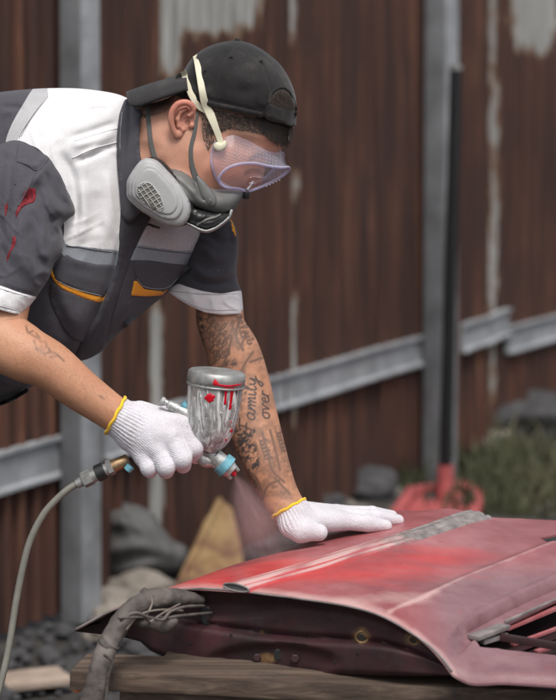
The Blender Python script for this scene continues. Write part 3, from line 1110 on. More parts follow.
def stand():
    # black pole on a red steel foot
    zb = 7.35
    gx, gy, _ = gp(435, 505)
    t = thing('pole_stand', (gx, gy, 0), 'black pole standing upright on a red metal foot in front of the fence', 'pole stand')
    z = gy
    def at(x, y): return np.array(P(x, y, z))
    pa = np.array([P(445, 480, z)[0], gy, P(445, 480, z)[2]]); pb = np.array([P(456, 70, z)[0], gy, P(456, 70, z)[2]])
    V, Fc = tube([pa, pb], [.026, .025], 18, .2, px=False, smooth=False)
    make('pole', V, Fc, M['blackpole'], t, angle=40)
    V, Fc = tube([pb, pb + (pb - pa) * .012, pb + (pb - pa) * .013], [.024, .024, .01], 18, .2, px=False, smooth=False)
    make('pole_cap', V, Fc, M['steel'], t, angle=40)
    V, Fc = tube([pa - [0, 0, .14], pa + [0.002, 0, .06]], [.034, .032], 16, .2, px=False, smooth=False)
    make('socket', V, Fc, M['redstand'], t, angle=40)
    # foot: frame of square bars round a thin plate
    gpts = [gp(388, 527, .03), gp(413, 492, .03), gp(462, 486, .03), gp(482, 500, .03), gp(468, 524, .03)]
    for a, b in zip(gpts[:-1], gpts[1:]):
        a, b = np.array(a), np.array(b)
        d = (b - a); L = np.linalg.norm(d); d /= L
        s = np.cross([0, 0, 1], d)
        V, Fc = box((a + b) / 2, (L + .03, .045, .045), axes=[d, s, np.array([0, 0, 1.])], bev=.008)
        make('foot_bar', V, Fc, M['redstand'], t, angle=30)
    A = np.array([gp(396, 524, .02), gp(417, 496, .02), gp(458, 492, .02), gp(474, 502, .02), gp(462, 522, .02)])
    n = len(A); V = np.concatenate([A, A - [0, 0, .012]])
    make('foot_plate', V, [tuple(range(n)), tuple(range(2 * n - 1, n - 1, -1))] + [(i, (i + 1) % n, (i + 1) % n + n, i + n) for i in range(n)], M['redstand'], t, smooth=False)
stand()

def grass():
    Vs, Fs, n = [], [], 0
    for i in range(2700):
        if i < 2100: px, py = rnd.gauss(512, 32), rnd.uniform(445, 520)
        else: px, py = rnd.gauss(400, 12), rnd.uniform(455, 492)
        g = gp(px, py)
        if g[1] > fence_z(g[0]) - .05: continue
        h = rnd.uniform(.03, .12) * (2.2 if rnd.random() < .08 else 1)
        a = rnd.random() * 6.28; w = rnd.uniform(.003, .009)
        dx, dy = rnd.gauss(0, .35) * h, rnd.gauss(0, .35) * h
        b = np.array([g[0], g[1], 0]); q = np.array([math.cos(a), math.sin(a), 0]) * w
        Vs += [b - q, b + q, b + q * .7 + [dx * .4, dy * .4, h * .6], b - q * .7 + [dx * .4, dy * .4, h * .6], b + [dx, dy, h]]
        Fs += [(n, n + 1, n + 2, n + 3), (n + 3, n + 2, n + 4)]; n += 5
    make('grass', np.array(Vs), Fs, M['grass'], kind='stuff', label='patchy grass and weeds at the fence foot on the right', cat='grass', smooth=False)
grass()

# ------------------------------------------------------------------ work bench
BH = .713
def bench():
    fl, fr = P(70, 671, 3.105), P(600, 693, 2.99)
    fl = np.array([fl[0], fl[1], BH]); fr = np.array([fr[0], fr[1], BH])
    d = fr - fl; L = np.linalg.norm(d); d /= L
    s = np.cross([0, 0, 1], d)                       # away from the camera
    t = thing('work_bench', tuple((fl + fr) / 2 + s * .2 - [0, 0, BH]), 'low bench of weathered brown boards under the red car door', 'bench')
    w = .105
    for k in range(4):
        c = fl + d * ((L + .35) / 2 + (.135 if k else 0)) + s * (w * .5 + k * (w + .006)) - [0, 0, .015 + .002 * (k % 2)]
        jut = rnd.uniform(-.03, .03) if k else 0
        V, Fc = box((0, 0, 0), (L + .35, w, .03), bev=.003)
        # rough sawn edges
        bm = bmesh.new()
        vs = [bm.verts.new(v) for v in V]
        for f in Fc: bm.faces.new([vs[i] for i in f])
        bmesh.ops.subdivide_edges(bm, edges=[e for e in bm.edges if abs(e.verts[0].co.x - e.verts[1].co.x) > .5], cuts=60)
        for v in bm.verts:
            nn = noise.noise_vector(Vector((v.co.x * 6, v.co.y * 9 + k * 5, v.co.z * 30)))
            v.co += Vector((nn.x * .004, nn.y * .002, nn.z * .0015))
        V = np.array([v.co[:] for v in bm.verts]); bm.verts.index_update()
        Fc = [tuple(v.index for v in f.verts) for f in bm.faces]; bm.free()
        V = V @ np.array([d, s, [0, 0, 1.]]) + c + d * jut
        make('board', V, Fc, M['wood'], t, angle=40)
    for u in (.17, L - .02):
        a = fl + d * u + s * .21 - [0, 0, .03 + .035]
        V, Fc = box(a, (.05, .37, .066), axes=[d, s, np.array([0, 0, 1.])], bev=.003)
        make('bearer', V, Fc, M['wood'], t, angle=40)
        for v in (.06, .37):
            q = fl + d * u + s * v
            V, Fc = box((q[0], q[1], (BH - .097) / 2), (.06, .06, BH - .097), axes=[d, s, np.array([0, 0, 1.])], bev=.003)
            make('leg', V, Fc, M['wood'], t, angle=40)
    V, Fc = box(fl + d * (L / 2 + .1) + s * .025 - [0, 0, .03 + .03], (L + .05, .02, .055), axes=[d, s, np.array([0, 0, 1.])], bev=.002)
    make('apron', V, Fc, M['wood'], t, angle=40)
    V, Fc = box(P(77, 689, 3.11), (.011, .008, .010), bev=.002)
    make('bracket', V, Fc, M['orangep'], t)
    return t
bench()

# ------------------------------------------------------------------ car door lying on the bench
# control points: photo x, y, depth -> plan position and height of the outer skin
CP = [(75, 629, 3.28), (110, 611, 3.25), (140, 599, 3.23), (165, 591, 3.21), (200, 588, 3.183), (235, 590, 3.155), (300, 598, 3.10), (350, 606, 3.06),
      (385, 617, 3.03), (420, 638, 3.00), (440, 655, 2.985), (452, 671, 2.97), (500, 675, 2.95), (556, 679, 2.94), (640, 688, 2.92),
      (480, 517, 3.72), (520, 519, 3.74), (556, 521, 3.72), (400, 560, 3.36), (330, 575, 3.24), (466, 626, 3.075), (450, 570, 3.33), (556, 585, 3.30), (500, 655, 3.03), (556, 661, 3.00), (640, 671, 2.97)]
hp = []
for x, y, z in CP:
    X, Y, Z = P(x, y, z); hp.append((X * 100, Y * 100, Z))
Lv = np.array([.623, .782])
for x, y, z in CP[:5]:          # the lower edge of the door curves away down, all along its length
    X, Y, Z = P(x, y, z)
    for q in (.25, .5, .72):
        hp.append(((X + Lv[0] * q) * 100, (Y + Lv[1] * q) * 100, Z + q * ((.055 if x < 150 else .022) if q < .4 else (.040 if x < 150 else .016))))
_h = rbf(hp)
def doorh(X, Y): return _h(np.asarray(X) * 100, np.asarray(Y) * 100)
def door_px(x, y, dz=0.0):
    """plan position on the skin under a photo pixel"""
    z = 3.3
    for _ in range(40):
        X = (x - CX) / F * z
        z = .6 * z + .4 * F * (H - dz - float(doorh(X, z))) / (y - HY)
    return ((x - CX) / F * z, z)

NEAR = [(75, 629, 3.28), (92, 620, 3.265), (110, 611, 3.25), (140, 599, 3.23), (165, 591, 3.21), (200, 588, 3.183), (235, 590, 3.155), (268, 594, 3.128), (300, 598, 3.10), (350, 606, 3.06),
      (385, 617, 3.03), (420, 638, 3.00), (440, 655, 2.985), (452, 671, 2.97)]
def door():
    base = P(300, 640, 3.3)
    t = thing('car_door', (base[0], base[1], BH), 'faded red car door without glass lying outer side up on the wooden bench', 'car door')
    near = crv([(P(*p)[0], P(*p)[1]) for p in NEAR], .006, False)
    arm = crv([(P(*p)[0], P(*p)[1]) for p in ((452, 671, 2.97), (475, 674, 2.956), (500, 675.5, 2.95), (556, 679, 2.94), (640, 688, 2.92), (740, 705, 2.92))], .01, False)
    right = [(.80, 3.02), (.86, 3.3), (.80, 3.55)]
    far = [door_px(620, 523), door_px(556, 520.5), door_px(520, 519), door_px(484, 517)]
    lf = P(*NEAR[0]); q = .70
    back = [(far[-1][0] - .08, far[-1][1] + .03), (lf[0] + Lv[0] * q, lf[1] + Lv[1] * q)]
    ol = np.concatenate([near[:-1], arm, np.array(right), np.array(far), np.array(back)])
    ol = lin(ol, .008)
    hole = [(472, 642, -.016), (488, 636, -.02), (520, 622, -.02), (556, 605, -.02), (600, 586, -.02), (660, 566, -.02), (740, 560), (770, 610), (700, 668), (640, 664), (600, 659), (556, 653), (520, 649), (497, 646), (480, 644.5)]
    hole = lin([door_px(*p) for p in hole], .008)
    notch = lin([door_px(*p) for p in ((540, 538), (560, 533), (585, 531), (590, 539), (565, 544), (548, 543))], .006)
    belt = lin([(448, 638), (460, 624), (508, 600), (556, 578), (640, 541)], 2, False)
    bl = np.array([door_px(*p) for p in belt]); bl2 = np.array([door_px(p[0] + .45, p[1] + .9) for p in belt])
    v, f, be, bnd = cdt(ol, .005, lines=[np.concatenate([bl, bl2[::-1]])], holes=[hole, notch])
    X, Y = v[:, 0], v[:, 1]
    Z = doorh(X, Y)
    # the skin turns down into the window opening and along the belt
    dh, _ = pdist(X, Y, hole, True)
    Z = Z - .004 * np.exp(-(dh / .012) ** 2)
    px = CX + F * X / Y; py = HY + F * (H - Z) / Y
    db, _ = pdist(px, py, belt)
    bx0 = np.interp(py, [p[1] for p in belt[::-1]], [p[0] for p in belt[::-1]])
    below = px > bx0
    sd = np.where(below, db, -db)
    stp = np.clip((sd + .1) / 1.0, 0, 1)
    Z = Z - .018 * stp * np.exp(-(np.maximum(sd - 11, 0) / 6) ** 2) * np.clip((px - 450) / 14, 0, 1) + .002 * np.exp(-((sd + 2) / 2.5) ** 2)
    dn_, _ = pdist(X, Y, np.concatenate([near[-8:], arm]))
    Z = Z - .010 * np.exp(-(dn_ / .010) ** 2) * np.clip((px - 430) / 40, 0, 1)
    # swage crease
    cr = lin([(390, 612), (430, 594), (480, 573), (556, 543), (620, 524)], 4, False)
    dc, sc = pdist(px, py, cr)
    side = (px - 395) * (512 - 607) - (py - 607) * (600 - 395)
    Z = Z + .0045 * np.exp(-(dc / 3.2) ** 2) * np.clip(sc * 3, 0, 1)
    Z = Z + .0012 * vnoise(X, Y, .09, 9)
    dist_near, _ = pdist(px, py, [(p[0], p[1]) for p in NEAR])
    fresh = np.exp(-(((px - 285) / 75) ** 2 + ((py - 572) / 18) ** 2)) * 1.0
    fresh = np.maximum(fresh, .62 * np.exp(-(((px - 385) / 105) ** 2 + ((py - 566) / 24) ** 2)))
    fresh = np.maximum(fresh, .75 * np.exp(-(((px - 430) / 60) ** 2 + ((py - 558) / 14) ** 2)))
    fresh = np.maximum(fresh, .8 * np.exp(-(((px - 350) / 70) ** 2 + ((py - 575) / 9) ** 2)))
    fresh = np.maximum(fresh, 1.0 * (px < 290) * np.exp(-((py - 575) / 25) ** 2) * np.clip((240 - px) / 60 + .6, 0, 1))
    primer_sheen = np.exp(-(dist_near / 7) ** 2) * .75 + .55 * np.exp(-(dc / 2.2) ** 2) + .65 * np.exp(-(((px - 400) / 60) ** 2 + ((py - 598) / 10) ** 2))  # painted highlights: pale near edge, crease line and a soft sheen patch
    dull = np.clip((px - 400) / 60, 0, 1) * np.clip((py - 560) / 30, 0, 1) + np.clip((px - 420) / 60, 0, 1) * .35
    n = len(v)
    th = .0035
    V = np.concatenate([np.stack([X, Y, Z], 1), np.stack([X, Y, Z - th], 1)])
    Fc = [tuple(a[::-1]) for a in f.tolist()] + [tuple(i + n for i in a) for a in f.tolist()] + [(a, b, b + n, a + n) for a, b in be.tolist()]
    two = lambda a: np.concatenate([a, a])
    skin = make('skin', V, Fc, M['door'], t, attrs={'fresh': two(fresh), 'primer_sheen': two(primer_sheen), 'dull': two(np.clip(dull, 0, 1))}, label='dull pink outer skin with a fresh red sprayed patch', angle=50)
    tree = bvh(V[:n], [tuple(a[::-1]) for a in f.tolist()])
    # inner door body under the skin: shut face, floor and the far sides
    npz = crv(NEAR, 3, False)
    m = len(npz); R = 34
    botx = np.array([75, 120, 140, 150, 165, 200, 250, 300, 370, 430, 452]); boty = np.array([631, 636, 641, 650, 657, 664, 669, 672, 675, 675.5, 675])
    Vv, ru = [], []
    for i, (x, y, z) in enumerate(npz):
        yb = np.interp(x, botx, boty)
        for j in range(R):
            u = j / (R - 1)
            yy = y + .6 + (yb - y) * u
            inset = .004 + .020 * min(1, u * 9)
            # pressed steps of the shut face
            w = np.clip((x - 140) / 60, 0, 1) * np.clip((450 - x) / 50, 0, 1)
            ledge = .47 + .10 * math.sin((x - 170) / 75) 
            inset -= w * .014 / (1 + math.exp(-(u - ledge) * 55))
            inset += w * .008 * math.exp(-((u - ledge + .06) / .035) ** 2)
            r2 = ((x - 272) / 62) ** 2 + ((yy - 662) / 17) ** 2
            inset += .012 / (1 + math.exp((r2 - 1) * 9)) * (u > .4)
            r3 = ((x - 200) / 75) ** 2 + ((yy - 610) / 9) ** 2
            inset += .006 / (1 + math.exp((r3 - 1) * 7))
            inset += .006 * np.clip((u - .93) / .07, 0, 1)
            if x < 150: inset += .05 * np.clip((150 - x) / 30, 0, 1) * min(1, u * 4)
            Vv.append(P(x, yy, z + inset))
            r = max(math.exp(-(((x - 362) / 11) ** 2 + ((yy - 636) / 9) ** 2)), math.exp(-(((x - 413) / 10) ** 2 + ((yy - 639) / 8) ** 2)),
                    .9 * math.exp(-(((x - 268) / 14) ** 2 + ((yy - 658) / 7) ** 2)), .6 * math.exp(-(((x - 262) / 6) ** 2 + ((yy - 632) / 3) ** 2)))
            ru.append(r + .35 * max(0, 1 - u * 14))
    Fc = [(i * R + j, i * R + j + 1, (i + 1) * R + j + 1, (i + 1) * R + j) for i in range(m - 1) for j in range(R - 1)]
    Vv = np.array(Vv)
    # return far back so that the body is closed
    top = Vv.reshape(m, R, 3)[:, 0]; bot = Vv.reshape(m, R, 3)[:, -1]
    ext = []
    for k, q in ((0, .66),):
        for i in range(m):
            ext.append(top[i] + np.array([Lv[0] * q, Lv[1] * q, -.02]))
        for i in range(m):
            e = bot[i] + np.array([Lv[0] * q, Lv[1] * q, 0]); e[2] = BH + .003; ext.append(e)
    nb = len(Vv)
    Vx = np.concatenate([Vv, np.array(ext)])
    for i in range(m - 1):
        a, b = i * R + R - 1, (i + 1) * R + R - 1
        Fc.append((a, nb + m + i, nb + m + i + 1, b))          # floor
        Fc.append((nb + i, nb + i + 1, nb + m + i + 1, nb + m + i))   # far face
    a, b = 0, R - 1
    Fc.append((a, nb, nb + m, b))
    inner = make('inner_frame', Vx, Fc, M['inner'], t, attrs={'rust': ru + [0] * len(ext)}, label='dark dirty maroon shut face with rusty bolt holes', angle=60)
    # holes and bolts in the shut face
    itree = bvh(Vv, Fc[:(m - 1) * (R - 1)])
    def disc(x, y, r, name, mat, ry=None, th=.002, sides=18, off=.001):
        z = hitz(itree, [x], [y], 3.1)[0] - off
        c = np.array(P(x, y, z)); R_ = r * z / F; Ry = (ry or r) * z / F
        Vd, Fd = [], []
        for k, (rr, dz) in enumerate(((1, .0), (1, -th), (.8, -th - .0008))):
            for q in range(sides):
                a = 2 * math.pi * q / sides
                Vd.append(c + [R_ * rr * math.cos(a), dz, Ry * rr * math.sin(a)])
        for k in range(2):
            for q in range(sides):
                Fd.append((k * sides + q, k * sides + (q + 1) % sides, (k + 1) * sides + (q + 1) % sides, (k + 1) * sides + q))
        Fd.append(tuple(2 * sides + q for q in range(sides)))
        return make(name, Vd, Fd, mat, t, smooth=False)
    disc(207, 616, 6.5, 'hole', M['black'], 10, .0005)
    disc(362, 637, 3.6, 'hole', M['black'], 3.4, .0005); disc(414, 640, 3.0, 'hole', M['black'], 2.8, .0005)
    for x, y in ((231, 635), (310, 638), (190, 643), (358, 653), (275, 620), (330, 620), (335, 662)):
        disc(x, y, 1.5, 'hole', M['black'], 1.3, .0004)
    for x, y, r in ((257, 657, 4.2), (295, 658, 4.6)):
        disc(x, y, r, 'bolt', M['inner'], r * .95, .005, 6)
    disc(278, 655, 4, 'hole', M['black'], 6, .0006)
    # rust rims as rings
    for x, y, r in ((362, 637, 6.5), (414, 640, 5.5)):
        z = hitz(itree, [x], [y], 3.1)[0] - .001
        ring = [(x + r * math.cos(a), y + r * .85 * math.sin(a), z) for a in np.linspace(0, 2 * math.pi, 25)]
        V, Fc = tube(ring, .9, 6, 2)
        make('rim', V, Fc, M['brass'], t)
    # long rub strip over the skin
    sp = [(237, 590), (300, 571), (370, 549), (430, 531), (481, 516)]
    wd = [19, 16, 12, 9, 6.5]
    c = crv(sp, 3, False)
    n = len(c); K = 15
    ww = np.interp(np.linspace(0, 1, n), np.linspace(0, 1, 5), wd)
    Vs = []
    c2 = [np.array(door_px(*q)) for q in sp]
    c2 = crv(c2, .01, False); n = len(c2)
    nd = np.array([Lv[1], -Lv[0]])
    prof = [(-.5, -.002), (-.5, .004), (-.46, .0075), (-.40, .0085), (-.32, .0065), (-.26, .0062), (-.2, .0105), (-.05, .0125), (.1, .0105), (.16, .0062), (.24, .006), (.3, .0095), (.4, .0085), (.47, .0045), (.5, -.002)]
    W = .050
    fr, pr = [], []
    for i in range(n):
        s = i / (n - 1)
        for a, b in prof:
            q = c2[i] + nd * a * W
            Vs.append((q[0], q[1], float(doorh(q[0], q[1])) + b * (.62 + .25 * max(0, 1 - s * 12))))
            fr.append(.5 * math.exp(-((s - .18) / .22) ** 2) + (.35 if b < .007 else 0)); pr.append((1.25 if b > .0082 else .25) * (.75 + .3 * math.sin(s * 23 + a * 5)))
    K = len(prof)
    Fc = [(i * K + j, (i + 1) * K + j, (i + 1) * K + j + 1, i * K + j + 1) for i in range(n - 1) for j in range(K - 1)]
    s = np.repeat(np.linspace(0, 1, n), K)
    mi = [0 if (i / (n - 1)) < .62 + .1 * rnd.random() else 1 for i in range(n - 1) for j in range(K - 1)]
    tr = make('rub_strip', Vs, Fc + [tuple(range(K)), tuple((n - 1) * K + j for j in range(K))[::-1]], M['door'], t, attrs={'grey': np.clip((np.repeat(np.linspace(0, 1, n), K) - .30) * 2.0, 0, 1), 'fresh': fr, 'primer_sheen': pr, 'dull': np.zeros(len(Vs))},
              label='raised grey rub strip half covered with red overspray', angle=40)
    # open near end of the strip: a hollow with a pale lip
    e = np.array(P(234, 592, 3.145)); e[2] = float(doorh(*c2[0])) + .003
    ax = np.array([nd[0], nd[1], 0])
    zz = np.array([0, 0, 1.])
    ll = np.array([Lv[0], Lv[1], 0])
    def ringpts(ra, rb, o): return [tuple(np.array([c2[0][0], c2[0][1], float(doorh(*c2[0])) + .004]) + ax * ra * math.cos(a) + zz * rb * math.sin(a) - ll * o) for a in np.linspace(0, 2 * math.pi, 25)]
    V, Fc = tube(ringpts(.026, .0055, .002), .0016, 8, .004, px=False)
    make('strip_lip', V, Fc, M['trim'], t)
    rp = ringpts(.025, .005, .0015)[:-1]
    make('strip_end', rp, [tuple(range(len(rp)))], M['tarp'], t)
    # hem lip along the near edge of the skin, bare and rusty in places
    V, Fc = tube([(x, y + .8, z + .001) for x, y, z in NEAR], 1.15, 8, 2.5)
    make('edge_hem', V, Fc, M['trim'], t)
    # window channel pieces
    def bar(a, b, w, h, mat, name, dz=0, lab=None):
        a, b = np.array([*door_px(*a, dz), 0]), np.array([*door_px(*b, dz), 0])
        a[2] = float(doorh(a[0], a[1])) + dz; b[2] = float(doorh(b[0], b[1])) + dz
        d = b - a; L = np.linalg.norm(d); d /= L
        s_ = np.cross([0, 0, 1], d); s_ /= np.linalg.norm(s_); u = np.cross(d, s_)
        V, Fc = box((a + b) / 2, (L, w, h), axes=[d, s_, u], bev=min(w, h) * .2)
        return make(name, V, Fc, mat, t, angle=35, label=lab)
    bar((473, 638), (505, 626), .022, .007, M['trim'], 'channel_clip', -.012, 'pale metal clip at the corner of the window opening')
    bar((482, 642), (506, 635), .010, .008, M['trim'], 'channel_clip', -.022)
    bar((505, 622), (640, 563), .004, .004, M['trim'], 'window_channel', -.014)
    bar((506, 629), (640, 574), .010, .006, M['door'], 'window_channel', -.026)
    bar((500, 637), (640, 660), .008, .012, M['inner'], 'window_channel', -.020)
    bar((512, 645), (640, 598), .007, .005, M['door'], 'window_channel', -.034)
    bar((536, 652), (640, 618), .010, .005, M['door'], 'window_channel', -.040)
    # liner under the opening
    lp = np.array([door_px(*p) for p in ((455, 640), (556, 570), (660, 540), (780, 560), (780, 640), (640, 700), (556, 676), (480, 655))])
    V = [(p[0], p[1], BH + .012) for p in lp]
    make('inner_liner', V, [tuple(range(len(V)))], M['inner'], t, attrs={'rust': [0.25] * len(V)})
    return t, tree
DOOR, DTREE = door()

def cables():
    pts = [(202, 600, 3.20), (180, 598, 3.17), (160, 598, 3.14), (143, 602, 3.12), (128, 613, 3.10), (118, 628, 3.085), (108, 646, 3.07), (101, 665, 3.055), (96, 685, 3.05), (88, 715, 3.05), (86, 745, 3.06)]
    t = thing('wiring_loom', P(150, 620, 3.12), 'thick dirty taped wiring loom hanging out of the left end of the car door', 'wiring loom')
    V, Fc = tube(pts, [5, 8.5, 9.5, 10, 10, 10.5, 10.5, 10.5, 11, 12, 10], 20, 1.6, rf=lambda s, a: 1 + .025 * np.sin(s * 120 + 2 * np.sin(a)) + .05 * np.sin(3 * a + s * 12) + .03 * np.sin(7 * a + s * 60))
    make('conduit', V, Fc, M['tape'], t)
    W = [[(183, 611, 3.15), (160, 610, 3.10), (140, 615, 3.08), (126, 630, 3.07)],
         [(212, 613, 3.2), (180, 616, 3.13), (155, 619, 3.09), (135, 613, 3.07), (120, 621, 3.06)],
         [(180, 604, 3.15), (165, 612, 3.10), (150, 622, 3.08)],
         [(205, 606, 3.2), (185, 607, 3.14), (170, 612, 3.11), (162, 620, 3.09), (145, 617, 3.08), (118, 618, 3.055)],
         [(150, 594, 3.12), (152, 604, 3.10), (146, 618, 3.09), (150, 622, 3.11)],
         [(104, 655, 3.03), (112, 662, 3.035), (108, 680, 3.04), (104, 720, 3.05)]]
    for k, w in enumerate(W):
        V, Fc = tube(w, 1.6 if k % 2 else 1.1, 8, 2)
        make('wire', V, Fc, M['wire'] if k % 2 == 0 else M['tape'], t)
    for x, y, z, r in ((149, 599, 3.125, 11.5), (109, 645, 3.07, 11.5)):
        V, Fc = tube([(x - 2, y + 1, z), (x + 2, y - 2 if x > 120 else y - 4, z)], r, 18, 1)
        make('tie', V, Fc, M['tape'], t)
    # loose bracket of bent plastic
    V, Fc, mi = inflate([(135, 622), (150, 618), (168, 616), (178, 620), (175, 628), (165, 634), (150, 630), (138, 628)], 3.12, .012, 2.5, .4)
    make('grommet', V, Fc, M['tape'], t)
cables()

# ------------------------------------------------------------------ the painter
person = thing('person', (-.78, 3.6, 0), 'bending painter in grey and white work jacket, backward black cap, goggles and respirator', 'person')

def ff(m):
    """faces as list"""
    return m if isinstance(m, list) else m.tolist()

# ---- script-like tattoo strokes
GL = {
 'F': [[(.1, 0), (.25, .5), (.3, 1.0)], [(0, .9), (.3, 1.02), (.75, 1.0)], [(.08, .5), (.3, .55), (.55, .52)], [(.0, .05), (.1, -.05), (.25, .02)]],
 'a': [[(.5, .42), (.3, .5), (.1, .3), (.15, .05), (.35, .02), (.5, .25), (.52, .45), (.5, .1), (.6, .0), (.72, .1)]],
 'm': [[(.0, .0), (.08, .45), (.1, .2), (.25, .48), (.32, .3), (.33, 0)], [(.33, .2), (.48, .48), (.56, .3), (.57, 0)], [(.57, .2), (.72, .48), (.8, .3), (.8, .05), (.92, .06)]],
 'i': [[(.05, .45), (.1, .1), (.2, .0), (.3, .1)], [(.07, .68), (.1, .74)]],
 'l': [[(.05, .3), (.25, .8), (.2, 1.05), (.1, .9), (.1, .2), (.2, 0), (.35, .1)]],
 'y': [[(.05, .45), (.12, .15), (.3, .1), (.45, .45)], [(.45, .45), (.42, 0), (.3, -.4), (.1, -.35), (.3, -.1), (.65, .1)]],
 'o': [[(.3, .48), (.1, .3), (.15, .05), (.35, 0), (.5, .2), (.42, .45), (.3, .48), (.6, .42)]],
 'v': [[(.0, .42), (.12, .42), (.2, .02), (.42, .46), (.55, .4)]],
 'e': [[(.08, .22), (.4, .3), (.3, .48), (.12, .35), (.1, .1), (.3, 0), (.5, .12)]],
 'r': [[(.05, .0), (.12, .46)], [(.08, .2), (.2, .44), (.38, .42)]],
}
ADV = dict(F=.75, a=.72, m=.95, i=.32, l=.36, y=.6, o=.6, v=.55, e=.5, r=.42)
def word(txt, org, d, up, h):
    out, u = [], 0
    for ch in txt:
        for st in GL[ch]:
            out.append([(org[0] + d[0] * (u + a + b * .18) * h + up[0] * b * h, org[1] + d[1] * (u + a + b * .18) * h + up[1] * b * h) for a, b in st])
        u += ADV[ch]
    return out
def scribble(org, d, h, n, seed):
    """loops of an unreadable cursive line"""
    r = random.Random(seed); up = (d[1], -d[0])
    pts = []
    for i in range(n * 8):
        a = i / 8 * 2 * math.pi
        u = i / 8 * .62 + .28 * math.sin(a); v = .32 * (1 - math.cos(a)) * (1 + .9 * (math.sin(i // 8 * 2.3 + seed) > .4))
        pts.append((org[0] + (d[0] * u + up[0] * v) * h, org[1] + (d[1] * u + up[1] * v) * h))
    return [pts]
def inkfield(x, y, strokes, w):
    o = np.zeros(len(x))
    for s in strokes:
        l = crv(s, .6, False) if len(s) > 2 else np.array(s, float)
        lo, hi = l.min(0) - 3, l.max(0) + 3
        m = (x > lo[0]) & (x < hi[0]) & (y > lo[1]) & (y < hi[1])
        if not m.any(): continue
        d, _ = pdist(x[m], y[m], l)
        o[m] = np.maximum(o[m], np.clip(1.4 - d / w, 0, 1))
    return o
def proj(V):
    V = np.asarray(V)
    return CX + F * V[:, 0] / V[:, 1], HY + F * (H - V[:, 2]) / V[:, 1]

# ---- head and neck
HZ = 3.50
HEAD = [(133, 104), (128, 130), (124, 160), (124, 190), (140, 212), (165, 214), (188, 217), (212, 222), (226, 214), (236, 204), (245, 197), (252, 190), (262, 183), (264, 173), (268, 163), (278, 154), (286, 142), (289, 122), (286, 100), (279, 78), (262, 61), (240, 53), (215, 54), (196, 68), (186, 84), (168, 98), (150, 103)]
hrl = folds([([(140, 115), (142, 160)], 4, -.004), ([(150, 178), (178, 176), (205, 188)], 6, .005), ([(165, 172), (150, 160), (148, 140)], 9, -.006),
             ([(205, 160), (225, 175), (245, 172)], 14, .006), ([(225, 140), (255, 150)], 8, -.006), ([(236, 130), (275, 140)], 6, .004), ([(196, 105), (200, 150)], 9, -.004), ([(170, 95), (168, 145)], 7, -.004)])
hV, hF, _ = inflate(HEAD, HZ, .076, 2.6, .5, lam=34, relief=hrl)
HT = bvh(hV, hF)

# ---- ear
def ear():
    zc = float(hitz(HT, [184], [120], 3.43)[0]) 
    p = lambda x, y, dz: P(x, y, zc + dz)
    k = 3.43 / F
    lo = np.minimum(p(163, 96, -.03), p(205, 143, .02)); hi = np.maximum(p(163, 96, -.03), p(205, 143, .02))
    s = SDF(lo, hi, .0009)
    R = lambda r: r * k
    s.ell(p(184, 119, -.001), (R(12.5), .006, R(16)), k=.004)
    hel = [(190, 124, -.006), (186, 119, -.010), (193, 112, -.012), (192, 106, -.015), (186, 102.5, -.018), (178, 104, -.019), (172.5, 111, -.019), (171, 120, -.017), (173, 129, -.013), (176, 135, -.008)]
    rr = [1.8, 2.0, 2.5, 2.9, 3.1, 3.1, 3.0, 2.8, 2.8, 3.4]
    h2 = crv([(*a, r) for a, r in zip(hel, rr)], 2.5, False)
    for a, b in zip(h2[:-1], h2[1:]):
        s.cone(p(*a[:3]), p(*b[:3]), R(a[3]), R(b[3]), .0018)
    ant = [(186, 109, -.009), (180, 112, -.012), (177.5, 119, -.012), (179, 126, -.010), (183, 130, -.008)]
    for a, b in zip(ant[:-1], ant[1:]): s.cone(p(*a), p(*b), R(2.2), R(2.2), .003)
    s.ell(p(178.5, 134, -.006), (R(4.6), .006, R(4.6)), k=.004)
    s.ell(p(191.5, 125, -.006), (R(3), .005, R(3.6)), k=.003)
    s.ell(p(186, 121, -.012), (R(4.4), .008, R(5.0)), k=.003, sub=True)
    s.ell(p(187.5, 123, -.006), (R(2.2), .008, R(2.4)), k=.002, sub=True)
    return s.mesh(3)
eV, eF = ear()

# ---- arms
def right_arm():
    pts = [(38, 200, 3.45, 22), (20, 250, 3.40, 25), (2, 300, 3.345, 28.5), (-3, 333, 3.32, 31), (22, 352, 3.305, 28.5), (50, 366, 3.30, 25), (78, 388, 3.30, 22), (100, 404, 3.30, 19.5), (116, 415, 3.30, 18), (135, 426, 3.30, 17)]
    return tube([p[:3] for p in pts], [p[3] for p in pts], 96, .9, ratio=.92, rf=lambda s, a: 1 + .02 * np.sin(a * 2 + s * 9))
def left_arm():
    L = [(198, 262), (198, 290), (195, 313), (198, 330), (205, 352), (213, 378), (226, 420), (243, 466), (258, 496), (271, 518), (278, 526)]
    R_ = [(226, 250), (235, 290), (243.5, 313), (248, 330), (261, 352), (270, 382), (279, 420), (290, 462), (299, 490), (306, 503), (313, 512)]
    Z = [3.66, 3.64, 3.62, 3.61, 3.60, 3.59, 3.565, 3.535, 3.52, 3.51, 3.505]
    pts = [((a[0] + b[0]) / 2, (a[1] + b[1]) / 2, z) for a, b, z in zip(L, R_, Z)]
    r = []
    for i, (a, b) in enumerate(zip(L, R_)):
        j, k = max(0, i - 1), min(len(pts) - 1, i + 1)
        t = np.array([pts[k][0] - pts[j][0], pts[k][1] - pts[j][1]]); t /= np.linalg.norm(t)
        d = np.array([b[0] - a[0], b[1] - a[1]])
        r.append(abs(d[0] * -t[1] + d[1] * t[0]) / 2)
    return tube(pts, r, 190, .72, ratio=.85, rf=lambda s, a: 1 + .02 * np.sin(a * 2 + s * 7 + 1))
raV, raF = right_arm()
laV, laF = left_arm()

